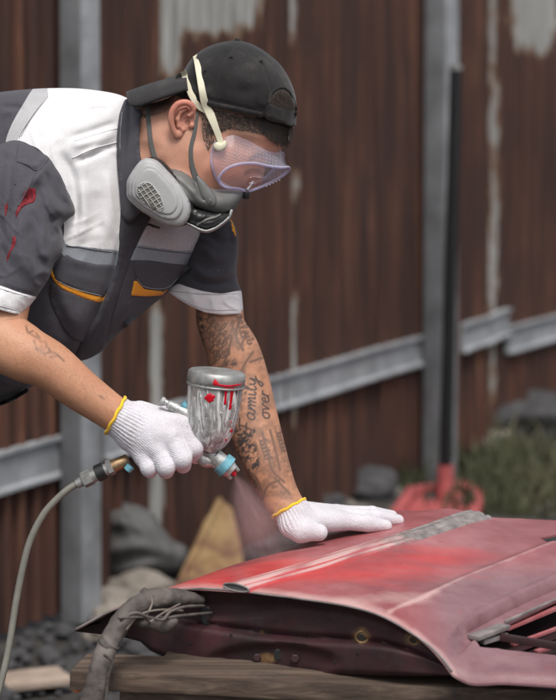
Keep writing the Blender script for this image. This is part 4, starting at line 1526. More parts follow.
bV, bF = join((hV, ff(hF)), (eV, ff(eF)), (raV, raF), (laV, laF))
bx, by = proj(bV)
nh, ne, nr = len(hV), len(eV), len(raV)
ink = np.zeros(len(bV)); flush = np.zeros(len(bV)); tan = np.zeros(len(bV))
tan[nh + ne:] = .75
tan[:nh] = .15
flush[nh:nh + ne] = .45 + .35 * np.clip((118 - by[nh:nh + ne]) / 14, 0, 1)
flush[:nh] = .40 * np.exp(-(((bx[:nh] - 225) / 26) ** 2 + ((by[:nh] - 168) / 16) ** 2)) + .3 * np.exp(-(((bx[:nh] - 268) / 12) ** 2 + ((by[:nh] - 136) / 9) ** 2)) + .12
# brow and eye behind the goggles
eyes = inkfield(bx[:nh], by[:nh], [[(250, 160), (258, 155), (268, 155), (274, 158)]], 2.4) * .55
eyes = np.maximum(eyes, .5 * inkfield(bx[:nh], by[:nh], [[(246, 173), (252, 170), (259, 171)]], 2.0))
# stubble of the cropped hair
tm = np.clip(1.2 - pdist(bx[:nh], by[:nh], [(196, 108), (225, 120), (262, 126)])[0] / 15, 0, 1)
ink[:nh] = np.maximum(eyes, .62 * tm * (bx[:nh] > 196))
sb = np.exp(-(pdist(bx[:nh], by[:nh], [(203, 125), (209, 146)])[0] / 6) ** 2)
ink[:nh] = np.maximum(ink[:nh], .35 * sb)
nb_ = np.exp(-(pdist(bx[:nh], by[:nh], [(138, 104), (152, 108), (165, 102)])[0] / 7) ** 2)
ink[:nh] = np.maximum(ink[:nh], .8 * nb_)
# tattoo on the near forearm: a few faded flourishes
A0 = nh + ne; A1 = A0 + nr
x, y = bx[A0:A1], by[A0:A1]
st = [[(26, 326), (28, 332), (34, 336), (40, 339), (36, 333)], [(28, 333), (33, 331)], [(34, 341), (37, 348), (44, 350), (46, 343), (40, 341)], [(36, 349), (42, 353), (50, 352), (47, 346)], [(48, 352), (55, 353), (61, 358)], [(50, 357), (57, 356), (64, 361)],
      [(41, 346), (45, 355)], [(100, 396), (104, 399)]]
ink[A0:A1] = .75 * inkfield(x, y, st, 1.1) * (.65 + .35 * vnoise(x, y, 5, 3))
# far arm: lettering, shaded shapes
x, y = bx[A1:], by[A1:]
st = word('Family', (254, 433), (.05, -.999), (-.999, -.05), 15) + word('over', (269.5, 420), (-.03, -1), (-1, .03), 14)
i1 = inkfield(x, y, st, 1.0)
sc = scribble((204, 319), (.75, .66), 9, 6, 1) + scribble((206, 338), (.78, .62), 8.5, 5, 2) + scribble((236, 316), (.25, .97), 8, 5, 3) + scribble((214, 362), (.9, -.42), 8, 4, 5) + scribble((201, 328), (.77, .64), 6.5, 7, 6) + scribble((276, 432), (.28, .96), 6, 6, 7) + scribble((259, 440), (.30, .95), 6, 6, 8) + scribble((208, 350), (.8, .6), 6, 4, 9) + scribble((244, 332), (.3, .95), 6, 4, 10)
i2 = .85 * inkfield(x, y, sc, .9)
lines_ = [[(197, 316), (199, 330), (204, 345)], [(241, 316), (236, 335), (243, 350)], [(232, 338), (227, 355), (222, 368)], [(253, 352), (246, 362), (241, 372)], [(246, 335), (241, 345)], [(262, 432), (268, 452), (272, 470), (284, 482)], [(250, 362), (262, 358)],
          [(270, 430), (275, 448), (280, 470)], [(246, 470), (256, 478), (262, 492)], [(275, 478), (284, 488), (290, 494)], [(262, 500), (268, 486), (280, 480)]]
i3 = .6 * inkfield(x, y, lines_, 1.6)
n1 = .8 * vnoise(x + y * .3, y, 3.2, 12) + .7 * vnoise(x, y + x * .5, 1.5, 13)
sh = np.zeros(len(x))
for poly, am in (([(238, 428), (252, 430), (258, 446), (262, 470), (252, 476), (240, 452), (230, 430)], .95), ([(262, 436), (276, 440), (284, 462), (280, 478), (268, 470)], .55), ([(198, 345), (205, 345), (212, 372), (206, 374)], .9), ([(226, 318), (240, 318), (246, 345), (238, 352), (228, 335)], .6),
                 ([(197, 314), (203, 314), (206, 345), (199, 340)], 1.1), ([(222, 412), (238, 425), (246, 455), (262, 490), (255, 494), (236, 455)], .8), ([(234, 372), (246, 366), (250, 385), (240, 425), (232, 420)], .55), ([(208, 362), (236, 358), (240, 366), (214, 374)], .8), ([(262, 480), (290, 488), (296, 500), (280, 500)], .6), ([(272, 425), (281, 425), (292, 470), (288, 485), (278, 450)], .55), ([(250, 345), (262, 355), (268, 375), (262, 384), (256, 365)], .35), ([(202, 318), (225, 330), (222, 352), (206, 345)], .3)):
    m = inpoly(x, y, poly)
    d, _ = pdist(x, y, poly, True)
    sh = np.maximum(sh, am * np.where(m, np.clip(.45 + d / 5, 0, 1), 0))
i4 = sh * np.clip(.72 + 1.1 * n1, 0, 1)
wash = .46 * np.clip(.4 + .8 * vnoise(x, y, 9, 17) + .5 * vnoise(x, y, 3, 18), 0, 1)
ink[A1:] = np.clip(np.maximum.reduce([i1 * .95, i2 * .9, i3 * 1.15, i4 * 1.0, wash]), 0, .95)
body = make('body', bV, bF, M['skin'], person, attrs={'ink': ink, 'flush': np.clip(flush, 0, 1), 'tan': tan})

# ---- jacket: torso
TZ = rbf([(30, 180, 3.57), (190, 245, 3.63), (100, 200, 3.58), (-120, 330, 3.60), (100, 340, 3.57), (125, 105, 3.56), (-40, 140, 3.58)])
TORSO = [(-170, 240), (-120, 165), (-60, 112), (-25, 97), (0, 92), (30, 89), (55, 88), (80, 88.5), (108, 92), (124, 96.5), (134, 104), (138, 120), (139, 145), (146, 168), (160, 195), (180, 212), (205, 222), (212, 236), (202, 250), (190, 266), (172, 288), (150, 307), (132, 322), (114, 338), (102, 351), (88, 359), (72, 363), (50, 374), (27, 390), (8, 401), (-20, 412), (-60, 428), (-110, 455), (-170, 465), (-205, 430), (-205, 330)]
P_pale = [(36, 86), (52, 86), (48, 96), (38, 108), (28, 122), (19, 137), (18, 145), (6, 145), (10, 128), (22, 106)]
P_white = [(50, 86), (80, 85), (110, 88), (128, 93), (124, 104), (119, 116), (118, 145), (119, 170), (121, 200), (119, 235), (118, 251), (95, 248), (66, 244), (64, 225), (60, 180), (40, 150), (19, 142), (20, 136), (30, 121), (40, 107), (48, 97)]
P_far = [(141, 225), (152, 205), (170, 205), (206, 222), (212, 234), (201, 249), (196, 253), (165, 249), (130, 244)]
P_st1 = [(60, 222), (66, 244.5), (80, 246), (95, 248.5), (118.5, 251.5), (116.5, 266), (95, 264.5), (75, 260), (64, 256), (56, 240)]
P_st2 = [(130, 244.5), (150, 247), (170, 250), (198, 252.5), (190, 266), (172, 263.5), (150, 260.5), (125, 258.5)]
tors_rl = folds([
    ([(70, 138), (92, 131), (118, 122)], 3.5, -.006), ([(72, 146), (95, 140), (118, 131)], 5, .006), ([(74, 163), (98, 152), (118, 146)], 3.2, -.007), ([(80, 157), (100, 146)], 3, .004),
    ([(60, 150), (72, 176), (76, 205), (74, 232)], 5, -.010), ([(82, 180), (84, 215), (80, 243)], 6, .006), ([(95, 190), (96, 235)], 8, -.004), ([(108, 170), (111, 205), (109, 240)], 6, .005),
    ([(84, 111), (100, 109), (110, 110)], 2.5, -.003), ([(30, 98), (60, 96), (110, 100)], 8, .004), ([(0, 107), (12, 107), (24, 108)], 2.5, -.008), ([(0, 112), (14, 111)], 4, .005),
    ([(118, 240), (114, 268), (100, 306), (84, 338), (72, 360)], 2.2, -.012), ([(124, 240), (120, 270), (106, 308), (90, 340)], 4, .006), ([(150, 215), (127, 258), (116, 295), (104, 345)], 2.2, -.007),
    ([(160, 225), (172, 238), (170, 250)], 5, .005), ([(146, 235), (160, 244)], 4, -.004), ([(184, 225), (190, 245)], 5, -.004),
    ([(52, 262), (58, 285), (70, 310), (88, 335)], 8, .005), ([(48, 285), (58, 315), (70, 345)], 6, -.006), ([(84, 300), (78, 325), (64, 350)], 7, .005), ([(104, 300), (98, 322)], 4, -.004),
    ([(128, 300), (120, 325)], 5, .004), ([(140, 296), (130, 318)], 4, -.003), ([(172, 268), (160, 282)], 5, -.003),
    ([(-10, 375), (10, 385), (24, 388)], 5, .006), ([(-10, 398), (12, 393), (27, 387)], 2.5, -.006),
])
def trl(x, y): return tors_rl(x, y) + creases(x, y, 75, 42, 15, .0042, 51) + creases(x, y, 155, 34, 13, .0030, 61) * (y < 250) + .0013 * vnoise(x, y * .6, 20, 21) + .0005 * vnoise(x, y, 8, 22)
tV, tF, tmi = inflate(TORSO, TZ, .155, 2.2, .5, lam=60, panels=[P_pale, P_white, P_far, P_st1, P_st2], relief=trl)
TT = bvh(tV, tF)
jacket = make('jacket', tV, tF, [M['dark'], M['reflectl'], M['white'], M['greyw'], M['reflect'], M['reflect']], person, mi=tmi)

# near sleeve
SL = [(-70, 175), (-40, 153), (-10, 147), (4, 141), (16, 137), (28, 139), (42, 147.5), (52, 154), (61, 170), (68, 188), (74, 205), (74.5, 214), (68, 219), (62, 226), (63, 238), (62, 252), (54, 264), (49, 278), (37, 296.5), (25, 313), (18, 330), (10, 350), (-20, 358), (-60, 345), (-75, 300), (-80, 230)]
P_cuff = [(-90, 268), (-40, 274), (0, 285.5), (18, 292), (37, 297), (50, 300), (30, 370), (-90, 370)]
srl = folds([
    ([(12, 140), (10, 158), (6, 200), (8, 250)], 5, .008), ([(16, 160), (35, 166), (42, 160), (50, 154)], 3, .006), ([(0, 160), (14, 160), (34, 170)], 4, -.004), ([(22, 196), (32, 182), (46, 168), (52, 158)], 4, .008), ([(20, 206), (34, 196), (46, 180)], 6, -.007),
    ([(38, 172), (46, 195), (58, 212), (64, 216)], 5, .009), ([(46, 172), (56, 194), (70, 210)], 3.5, -.006), ([(56, 168), (66, 190), (71, 206)], 4, .006), ([(64, 216), (54, 219), (50, 230), (56, 240)], 4, -.010), ([(50, 222), (44, 240), (46, 262)], 6, .008),
    ([(20, 215), (18, 240), (24, 262), (36, 280)], 7, .009), ([(30, 222), (32, 245), (42, 268)], 5, -.006), ([(2, 215), (2, 250), (10, 280)], 7, -.007), ([(40, 250), (46, 262), (44, 280)], 5, .005), ([(6, 200), (14, 225), (12, 255)], 5, -.006), ([(-20, 170), (-16, 230), (-10, 270)], 8, .007),
    ([(28, 150), (33, 162), (44, 178)], 2, .003), ([(58, 176), (62, 196), (66, 208)], 2, -.004), ([(44, 200), (52, 214), (60, 218)], 2.4, .005), ([(30, 210), (40, 226), (44, 236)], 2.2, -.003), ([(12, 170), (10, 200), (14, 222)], 2, .003), ([(26, 236), (28, 254), (34, 270)], 2.5, .004), ([(56, 236), (50, 250), (46, 262)], 2.5, .005), ([(52, 226), (56, 232), (60, 236)], 2, -.005), ([(-4, 240), (2, 262), (12, 276)], 3, .004), ([(34, 280), (38, 286), (42, 284)], 2, .003), ([(0, 285), (18, 291), (37, 296)], 1.6, -.004), ([(0, 307), (22, 312)], 1.3, -.002)])
sV, sF, smi = inflate(SL, rbf([(0, 180, 3.43), (60, 190, 3.45), (0, 310, 3.345), (50, 260, 3.385), (-60, 200, 3.46)]), .084, 1.9, .5, lam=30, panels=[P_cuff], relief=lambda x, y: srl(x, y) + creases(x, y, 80, 36, 14, .0052, 71) + creases(x, y, 35, 26, 12, .0036, 81) + .0010 * vnoise(x, y * .7, 11, 31), cut=[(-120, 300), (-50, 303), (0, 309.5), (10, 312.5), (22, 315.5), (34, 318), (34, 380), (-120, 380)], thick=.003)
ST = bvh(sV, sF)
sleeve = make('sleeve', sV, sF, [M['dark'], M['white']], person, mi=smi, label='near grey sleeve with white cuff and red paint smears')
# far sleeve
FS_ = [(196, 228), (208, 215), (222, 214), (233, 221), (238, 236), (238, 256), (236.5, 270), (238, 282), (241.5, 292), (243.5, 313), (246, 330), (244, 348), (215, 350), (192, 340), (176, 322), (162, 300), (166, 289), (175, 280), (183, 264), (190, 246)]
P_cf2 = [(160, 286), (169, 288.5), (178, 284), (188, 287), (203, 291), (222, 293.5), (242, 291), (260, 300), (260, 370), (150, 370)]
frl = folds([([(190, 262), (205, 276), (222, 274), (236, 262)], 4, .009), ([(186, 272), (205, 284), (225, 282), (238, 274)], 3.5, -.007), ([(200, 244), (214, 258), (230, 254)], 5, .007), ([(206, 232), (220, 242), (236, 240)], 4, -.006), ([(186, 282), (205, 288), (238, 288)], 3, .004),
             ([(212, 296), (214, 312)], 3, .003), ([(190, 290), (196, 305)], 4, .003), ([(228, 225), (232, 245)], 3, -.004), ([(184, 262), (196, 240)], 4, .006)])
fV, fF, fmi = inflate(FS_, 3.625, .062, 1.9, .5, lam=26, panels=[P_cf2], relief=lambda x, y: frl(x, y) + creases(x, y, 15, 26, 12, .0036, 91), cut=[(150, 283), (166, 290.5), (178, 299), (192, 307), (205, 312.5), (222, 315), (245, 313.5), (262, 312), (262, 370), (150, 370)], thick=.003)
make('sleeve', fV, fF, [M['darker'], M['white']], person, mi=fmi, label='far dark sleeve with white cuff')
FST = bvh(fV, fF)

# placket, collar, flaps, piping laid on the torso
def lay(name, ol, mat, tree=TT, off=.0022, thick=.004, sp=2.6, rl=None, parent=person, sm=2, zg=3.45, label=None, puff=0, lam=None, so=True, **kw):
    V, Fc = drape(ol, tree, off, thick, sp, rl, sm, zg, so, puff, lam)
    return make(name, V, Fc, mat, parent, label=label, **kw)
cv, cf = join((tV, ff(tF)), (hV, ff(hF)))
CT = bvh(cv, cf)
lay('placket', [(135, 188), (150, 203), (156, 208), (143, 232), (131, 258), (122, 284), (112, 314), (104, 344), (100, 351), (86, 359), (72, 362), (82, 342), (98, 312), (110, 284), (117, 262), (120, 235), (122, 205)], M['darker'], off=.004, thick=.006, rl=folds([([(122, 220), (119, 262), (104, 305), (86, 345)], 3, .003), ([(140, 215), (124, 262), (112, 300)], 5, -.003)]))
lay('collar', [(126, 99), (132, 104.5), (138, 109), (141, 112), (140, 125), (140, 150), (143, 166), (150, 186), (152, 200), (140, 213), (130, 222), (122, 215), (119, 185), (117, 160), (117, 135), (119, 117), (122, 106)], M['dark'], CT, .011, .016, 2.2, folds([([(137, 112), (137, 150), (142, 175)], 3, .004), ([(124, 112), (122, 150), (124, 185)], 3, .002), ([(130, 125), (130, 160)], 5, -.002)]), sm=10)
lay('pocket_flap', [(66, 255), (75, 259), (95, 264), (116, 266), (114, 282), (106, 294), (103, 297), (85, 293), (68, 286), (56, 281), (53, 272), (57, 264)], M['dark'], off=.004, thick=.005, rl=folds([([(60, 270), (80, 277), (108, 284)], 5, .0015)]))
lay('piping', strip([(51, 266), (52, 274), (60, 284), (74, 291), (90, 297), (103, 299), (108, 294)], [2, 4, 5.5, 6, 6, 7, 3]), M['orange'], off=.003, thick=.004, sp=1.8, so=False)
lay('pocket_flap', [(137, 261), (160, 263), (189, 266), (180, 277), (168, 289), (158, 290), (144, 288.5), (137, 280), (134, 273)], M['dark'], off=.004, thick=.005)
lay('piping', [(134, 281), (137, 281), (144, 288.5), (156, 290.5), (168, 289.5), (162, 295.5), (145, 296.5), (131, 295.5)], M['orange'], off=.003, thick=.004, sp=1.8, so=False)
lay('pocket', [(52, 282), (66, 290), (86, 297), (103, 302), (101, 322), (92, 342), (72, 338), (58, 318), (50, 300)], M['dark'], off=.002, thick=.003, rl=folds([([(62, 300), (74, 325)], 5, .002)]))
lay('pocket', [(131, 298), (146, 299), (158, 299), (140, 315), (124, 328), (124, 312)], M['dark'], off=.002, thick=.003)
lay('hem_binding', strip([(-30, 416), (0, 404), (14, 398), (28, 389.5)], 4), M['black'], off=.001, thick=.003, sp=2, so=False)
lay('piping', strip([(230, 220), (233, 228), (235, 236)], [3, 3.6, 2.5]), M['orange'], FST, off=.002, thick=.004, sp=1.6, zg=3.6, so=False)
# seams: thin raised stitched lines
for l in ([(20, 137), (16, 160), (15, 185)], [(16, 161), (28, 165), (38, 170), (51, 154)], [(36, 172), (24, 196), (18, 206)]):
    lay('seam', strip(l, 1.3), M['dark'], ST, .0022, .003, 1.2, zg=3.35, so=False)
for l in ([(74, 141), (96, 134), (118, 128)], [(72, 158), (95, 148), (118, 142)]):
    lay('seam', strip(l, 1.2), M['white'], TT, .0016, .003, 1.2, so=False)
# stitching
for l, tr_, zg_, m_ in (([(57, 281), (70, 287), (86, 292), (103, 296)], TT, 3.45, 'reflect'), ([(137, 279), (145, 287), (166, 288), (180, 276)], TT, 3.45, 'reflect'),
    ([(0, 288.5), (18, 294), (36, 299)], ST, 3.35, 'greyw'), ([(0, 306), (22, 312)], ST, 3.35, 'greyw'), ([(170, 291), (203, 294), (240, 294)], FST, 3.6, 'greyw'), ([(178, 297), (205, 309), (242, 310)], FST, 3.6, 'greyw'),
    ([(48, 97), (40, 107), (30, 121), (21, 136)], TT, 3.45, 'greyw'), ([(66, 246), (80, 247.5), (95, 250), (117, 253)], TT, 3.45, 'dark'), ([(130, 246), (165, 251), (196, 254)], TT, 3.45, 'dark')):
    V, Fc = ribbon(l, .8, tr_, .0012 if m_ != 'reflect' else .0048, .001, zg_, 3)
    make('stitching', V, Fc, M[m_], person)
for l in ([(138, 114), (137.5, 150), (140, 172), (147, 192)], [(122, 112), (120, 140), (121, 180)]):
    V, Fc = ribbon(l, .7, CT, .0118, .001, 3.45, 12)
    make('stitching', V, Fc, M['reflect'], person)
# paint smears on the sleeve
for ol in ([(25, 191), (30, 188), (35, 189), (36, 195), (34, 202), (28, 204), (22, 208), (18, 214), (16, 218), (16, 212), (19, 204), (22, 198)], [(13, 236), (16, 238), (15, 245), (11, 252), (8, 260), (7, 262), (7, 256), (10, 250), (12, 243)], [(5, 205), (8, 203), (7, 212), (5, 216)]):
    lay('paint_smear', ol, M['redcloth'], ST, .0007, .001, 1.6, zg=3.35, sm=0)
lay('print', [(143, 222), (152, 224), (160, 227), (160, 229), (151, 227), (143, 225)], M['black'], TT, .001, .001, 1.5, so=False)

# ---- trousers and shoes, outside the photograph
def legs():
    s = SDF((-1.25, 3.25, 0), (-.45, 4.0, 1.15), .011)
    s.ell((-.80, 3.6, 1.0), (.15, .19, .15), k=.05)
    for zz, dx in ((3.5, .06), (3.71, -.08)):
        s.cone((-.80, zz, .95), (-.74 + dx, zz, .52), .105, .072, .05)
        s.cone((-.74 + dx, zz, .52), (-.80 + dx, zz, .09), .072, .058, .04)
    V, Fc = s.mesh(3)
    make('trousers', V, Fc, M['jeans'], person)
    for zz, dx in ((3.5, .06), (3.71, -.08)):
        V, Fc, = tube([(-.86 + dx, zz, .045), (-.80 + dx, zz, .06), (-.72 + dx, zz, .05), (-.63 + dx, zz, .035), (-.57 + dx, zz, .03)], [.035, .055, .048, .042, .022], 16, .02, px=False)
        V[:, 2] = np.maximum(V[:, 2], .005)
        make('shoe', V, Fc, M['shoe'], person)
legs()

# ---- cap worn backwards
CZ = 3.50
CAP = [(180, 80), (184, 70), (193, 57), (205, 48), (220, 42.5), (237, 40.5), (252, 44), (266, 52), (279, 63), (288, 76), (294, 90), (296.5, 103), (296.5, 115), (294, 135), (280, 148), (250, 142), (220, 138), (195, 130), (178, 120), (174, 104), (176, 90)]
CAPCUT = [(160, 93), (177, 96), (188, 100), (200, 104), (214, 107), (232, 111), (250, 114), (268, 118), (283, 123), (293, 125.5), (310, 127), (310, 160), (160, 160)]
crl = folds([([(238, 42), (222, 62), (214, 85), (212, 106)], 1.3, -.0030), ([(240, 42), (262, 66), (272, 92), (272, 116)], 1.3, -.0030), ([(240, 42), (228, 62), (220, 85)], 4, .002), ([(246, 46), (276, 66), (290, 90)], 1.2, -.002),
             ([(188, 92), (205, 98), (232, 104), (262, 112)], 1.1, -.0022), ([(200, 62), (196, 80), (190, 92)], 4, -.004), ([(206, 56), (203, 78), (202, 96)], 4, .0035), ([(184, 78), (196, 84), (210, 88)], 4, -.003), ([(186, 86), (200, 92), (214, 92)], 3, .002),
             ([(230, 70), (244, 80), (262, 84)], 6, .002), ([(225, 88), (250, 94)], 5, -.002), ([(262, 118), (268, 103), (271, 95)], 1.2, .002)])
kV, kF, _ = inflate(CAP, CZ, .088, 2.0, .5, lam=36, relief=lambda x, y: crl(x, y) + creases(x, y, 100, 26, 12, .0030, 95) + creases(x, y, 20, 22, 9, .0020, 97) + .0010 * vnoise(x, y, 9, 41), cut=CAPCUT, thick=.003)
KT = bvh(kV, kF)
cap = make('cap', kV, kF, M['cap'], person, label='washed black baseball cap worn back to front')
# opening over the strap at the forehead side
lay('cap_opening', [(269, 106), (271, 96), (276, 90.5), (283, 89.5), (289, 94), (293, 101), (294.5, 108), (285, 109), (276, 107.5)], M['hair'], KT, .0008, .001, 1.6, parent=cap, sm=0, zg=3.45)
lay('cap_rim', strip([(268.5, 108), (270, 96), (276, 89), (284, 87.5), (290.5, 93), (295, 102), (296, 110)], 2.4), M['cap'], KT, .004, .005, 1.5, parent=cap, zg=3.45, so=False)
lay('cap_strap', [(268, 104), (276, 106.5), (286, 109), (296.5, 110), (296, 117), (292, 126), (282, 123.5), (266, 118.5)], M['cap'], KT, .0035, .005, 1.8, parent=cap, zg=3.45)
lay('cap_band', strip([(181, 95), (200, 101.5), (232, 108.5), (262, 115)], 5.5), M['cap'], KT, .0022, .003, 1.8, parent=cap, zg=3.45, so=False)
V, Fc = tube([(237, 43, CZ), (238, 38.5, CZ)], [4.5, 3], 16, 1, smooth=False)
make('cap_button', V, Fc, M['cap'], cap)
for x, y in ((231, 58), (261, 62), (205, 72)):
    z = hitz(KT, [x], [y])[0]
    V, Fc = tube([(x + 1.5 * math.cos(a), y + 1.5 * math.sin(a), z - .0008) for a in np.linspace(0, 2 * math.pi, 15)], .6, 6, 1)
    make('eyelet', V, Fc, M['cap'], cap)
# visor: a curved sheet about 17 cm wide, seen from its side
def visor():
    n, m = 16, 40
    top, bot = [], []
    for i in range(n):
        r = i / (n - 1)
        for j in range(m):
            a = (j / (m - 1)) * 2 - 1
            wz = .083 * (1 - .10 * r ** 3)
            z = CZ + a * wz
            L_ = (1 - abs(a) ** 5) ** .5 if abs(a) < 1 else 0
            reach = r * (.80 + .20 * L_)
            x = 186 - 60 * reach
            y = 73 + 15 * reach + 3.5 * reach ** 2
            drop = (15 + 2 * r) * abs(a) ** 2.0
            top.append((x + drop * .12, y + drop, z)); 
    t3 = PA(*np.array(top).T)
    b3 = t3 + np.array([.0005, 0, -.0045])
    V = np.concatenate([t3, b3]); N = n * m
    Fc = []
    for i in range(n - 1):
        for j in range(m - 1):
            q = (i * m + j, i * m + j + 1, (i + 1) * m + j + 1, (i + 1) * m + j)
            Fc += [q, tuple(k + N for k in q[::-1])]
    rim = [(n - 1) * m + j for j in range(m)]
    for a, b in zip(rim[:-1], rim[1:]): Fc.append((a, b, b + N, a + N))
    for j in (0, m - 1):
        for i in range(n - 1):
            a, b = i * m + j, (i + 1) * m + j
            Fc.append((a, b, b + N, a + N))
    make('visor', V, Fc, M['cap'], cap)
visor()
lay('cap_tuck', [(176, 76), (180, 73), (185, 74), (188, 80), (188, 90), (184, 97), (178, 94), (175, 85)], M['cap'], KT, .004, .006, 1.8, parent=cap, zg=3.45)

# ---- hair
def strands(polys, count, ln, wid, tree, dirf, lift=.35, seed=1, zg=3.44):
    r = random.Random(seed)
    Vs, Fs, n = [], [], 0
    allp = [p for q in polys for p in q]
    lo = np.array(allp).min(0); hi = np.array(allp).max(0)
    got = []
    while len(got) < count:
        x, y = r.uniform(lo[0], hi[0]), r.uniform(lo[1], hi[1])
        if any(inpoly(np.array([x]), np.array([y]), q)[0] for q in polys): got.append((x, y))
    g = np.array(got)
    z = hitz(tree, g[:, 0], g[:, 1], zg)
    for (x, y), zz in zip(got, z):
        p = np.array(P(x, y, zz - .0003))
        dx, dy = dirf(x, y)
        L = ln * r.uniform(.6, 1.3)
        a = math.atan2(dy, dx) + r.gauss(0, .3)
        d = np.array([math.cos(a), 0, -math.sin(a)])
        d = d * (1 - lift) + np.array([0, -1, 0]) * lift * r.uniform(.4, 1.4)
        d /= np.linalg.norm(d)
        s = np.array([d[2], 0, -d[0]]) * wid / 2
        m = p + d * L * .55 ; e = p + d * L + np.array([0, L * .15, -L * .12])
        Vs += [p - s, p + s, m + s * .8, m - s * .8, e]
        Fs += [(n, n + 1, n + 2, n + 3), (n + 3, n + 2, n + 4)]; n += 5
    return np.array(Vs), Fs
hv = [strands([[(199, 105), (214, 109), (235, 113), (258, 118), (268, 122), (262, 134), (246, 131), (228, 128), (214, 134), (206, 134), (201, 120)]], 2600, .006, .00045, HT, lambda x, y: (.9, .35), .22, 1),
      strands([[(201, 122), (209, 124), (214, 140), (208, 150), (203, 138)]], 350, .005, .0004, HT, lambda x, y: (.2, 1), .2, 2),
      strands([[(256, 116), (270, 118), (284, 122), (292, 124), (290, 134), (284, 143), (276, 141), (268, 134), (260, 127)]], 2200, .013, .0006, HT, lambda x, y: (.35 + (x - 270) * .01, 1), .25, 3),
      strands([[(138, 102), (150, 104), (166, 98), (172, 102), (166, 112), (150, 116), (138, 114)]], 1300, .008, .0005, HT, lambda x, y: (-.3, 1), .25, 4),
      strands([[(271, 97), (276, 91), (283, 90), (289, 95), (294, 107), (285, 108), (272, 105)]], 500, .008, .0006, KT, lambda x, y: (.6, .8), .15, 5)]
hv.append(strands([[(24, 322), (60, 344), (110, 386), (122, 402), (104, 420), (60, 400), (10, 362), (2, 330)]], 650, .0045, .00014, bvh(raV, raF), lambda x, y: (.75, .75), .25, 6, 3.28))
V, Fc = join(*hv)
make('hair', V, Fc, M['hair'], person, smooth=False, kind='stuff', label='short dark cropped hair')

# ---- respirator
resp = thing('respirator', P(215, 200, 3.45), None, None); resp.parent = person; resp.location = Vector(WL['respirator']) - WL[person.name]
def infl(name, ol, z, T, mat, parent, sp=1.8, p=.5, lam=None, rl=None, label=None, so=True, angle=None):
    V, Fc, _ = inflate(ol, z, T, sp, p, lam, relief=rl, smooth_outline=so)
    return make(name, V, Fc, mat, parent, label=label, angle=angle), bvh(V, Fc)
facep, FT_ = infl('face_piece', [(160, 173), (168, 168), (180, 169), (190, 174), (198, 182), (206, 186), (222, 187.5), (236, 187), (247, 187), (246, 194), (240, 203), (232, 212), (218, 216), (200, 210), (186, 204), (172, 192)], rbf([(165, 180, 3.43), (245, 192, 3.475), (215, 200, 3.45)]), .052, M['mask'], resp, 1.8, .5, 12,
    folds([([(196, 182), (204, 186), (210, 196), (212, 206)], 2.5, .006), ([(200, 190), (206, 200)], 3, -.006), ([(170, 176), (186, 190), (196, 204)], 2, -.004), ([(214, 190), (236, 190)], 2, .002), ([(176, 172), (190, 182), (198, 196)], 4, .004)]))
infl('buckle', [(193, 184), (199, 181), (207, 190), (213, 197), (210, 203), (202, 203), (195, 196)], 3.402, .008, M['mask'], resp, 1.3, .4)
infl('strap_stud', [(243, 190), (247, 188.5), (249.5, 192), (249, 198), (244.5, 199), (242, 195)], 3.455, .008, M['black'], resp, 1.2, .4)
housing, _t = infl('valve_housing', [(186, 204), (196, 207), (214, 212), (230, 213), (230, 218), (222, 225), (212, 230.5), (203, 231.5), (191, 226), (182, 222), (184, 212)], 3.43, .045, M['black'], resp, 1.6, .35, 8,
    folds([([(192, 211), (196, 216)], 2, .003), ([(198, 222), (216, 218)], 2.5, -.004), ([(206, 212), (200, 224)], 1.5, .003)]))
infl('valve_rim', list(strip([(180, 220), (190, 224.5), (203, 230.5), (212, 229.5), (222, 223.5), (229, 217), (232, 209)], [3, 4, 4.5, 4.5, 4, 3.6, 3], 2)), 3.425, .042, M['filt'], resp, 1.3, .35, 4, so=False)
infl('valve_lever', list(strip([(196, 225), (206, 220), (216, 217), (221, 214)], [3, 5, 4, 2], 2)), 3.392, .006, M['mask'], resp, 1.2, .4, so=False)
V, Fc = tube([(195, 212, 3.394), (195, 212, 3.386)], [2.2, 1.8], 14, 1, smooth=False); make('screw', V, Fc, M['mask'], resp)
CART = [(126.5, 189), (127, 181), (131, 173), (138, 163), (144, 158.5), (150, 158), (158, 161), (168, 171), (178, 182), (186, 194), (190, 203), (191, 212), (188, 220), (182, 226), (174, 227), (164, 225), (152, 218), (140, 210), (131, 202), (127, 196)]
cc = np.array([157, 194.])
sc_ = lambda k, dx=0, dy=0: [tuple(cc + (np.array(p) - cc) * k + [dx, dy]) for p in CART]
infl('filter_back', [(p[0] + 4, p[1] - 1) for p in CART], 3.415, .026, M['black'], resp, 1.8, .25, 5)
filt, T1 = infl('filter_cartridge', CART, 3.392, .025, M['filt'], resp, 1.6, .25, 5)
V, Fc = drape(sc_(.80, -1.2, -1), T1, .0035, .006, 1.6, None, 3, 3.37, True); make('filter_cover', V, Fc, M['filt'], resp)
T2 = bvh(V, Fc)
V, Fc = drape(sc_(.66, -2, -1.5), T2, .0016, .003, 1.6, None, 1, 3.37, True); make('filter_cover', V, Fc, M['filt'], resp)
T2 = bvh(V, Fc)
GR = [(137.5, 194), (138.5, 187), (143, 183), (149, 183), (154, 187), (159, 194), (162.5, 202), (163, 208), (159, 211.5), (153, 210.5), (145, 205), (139.5, 199)]
V, Fc = drape(GR, T2, .0006, .002, 1.5, None, 1, 3.37, True); make('filter_mesh', V, Fc, M['mesh'], resp)
V, Fc = drape(list(strip(GR + [GR[0], GR[1]], 1.6, 1.5)), T2, .002, .003, 1.1, None, 0, 3.37, False); make('grille_frame', V, Fc, M['filt'], resp)
n = 0
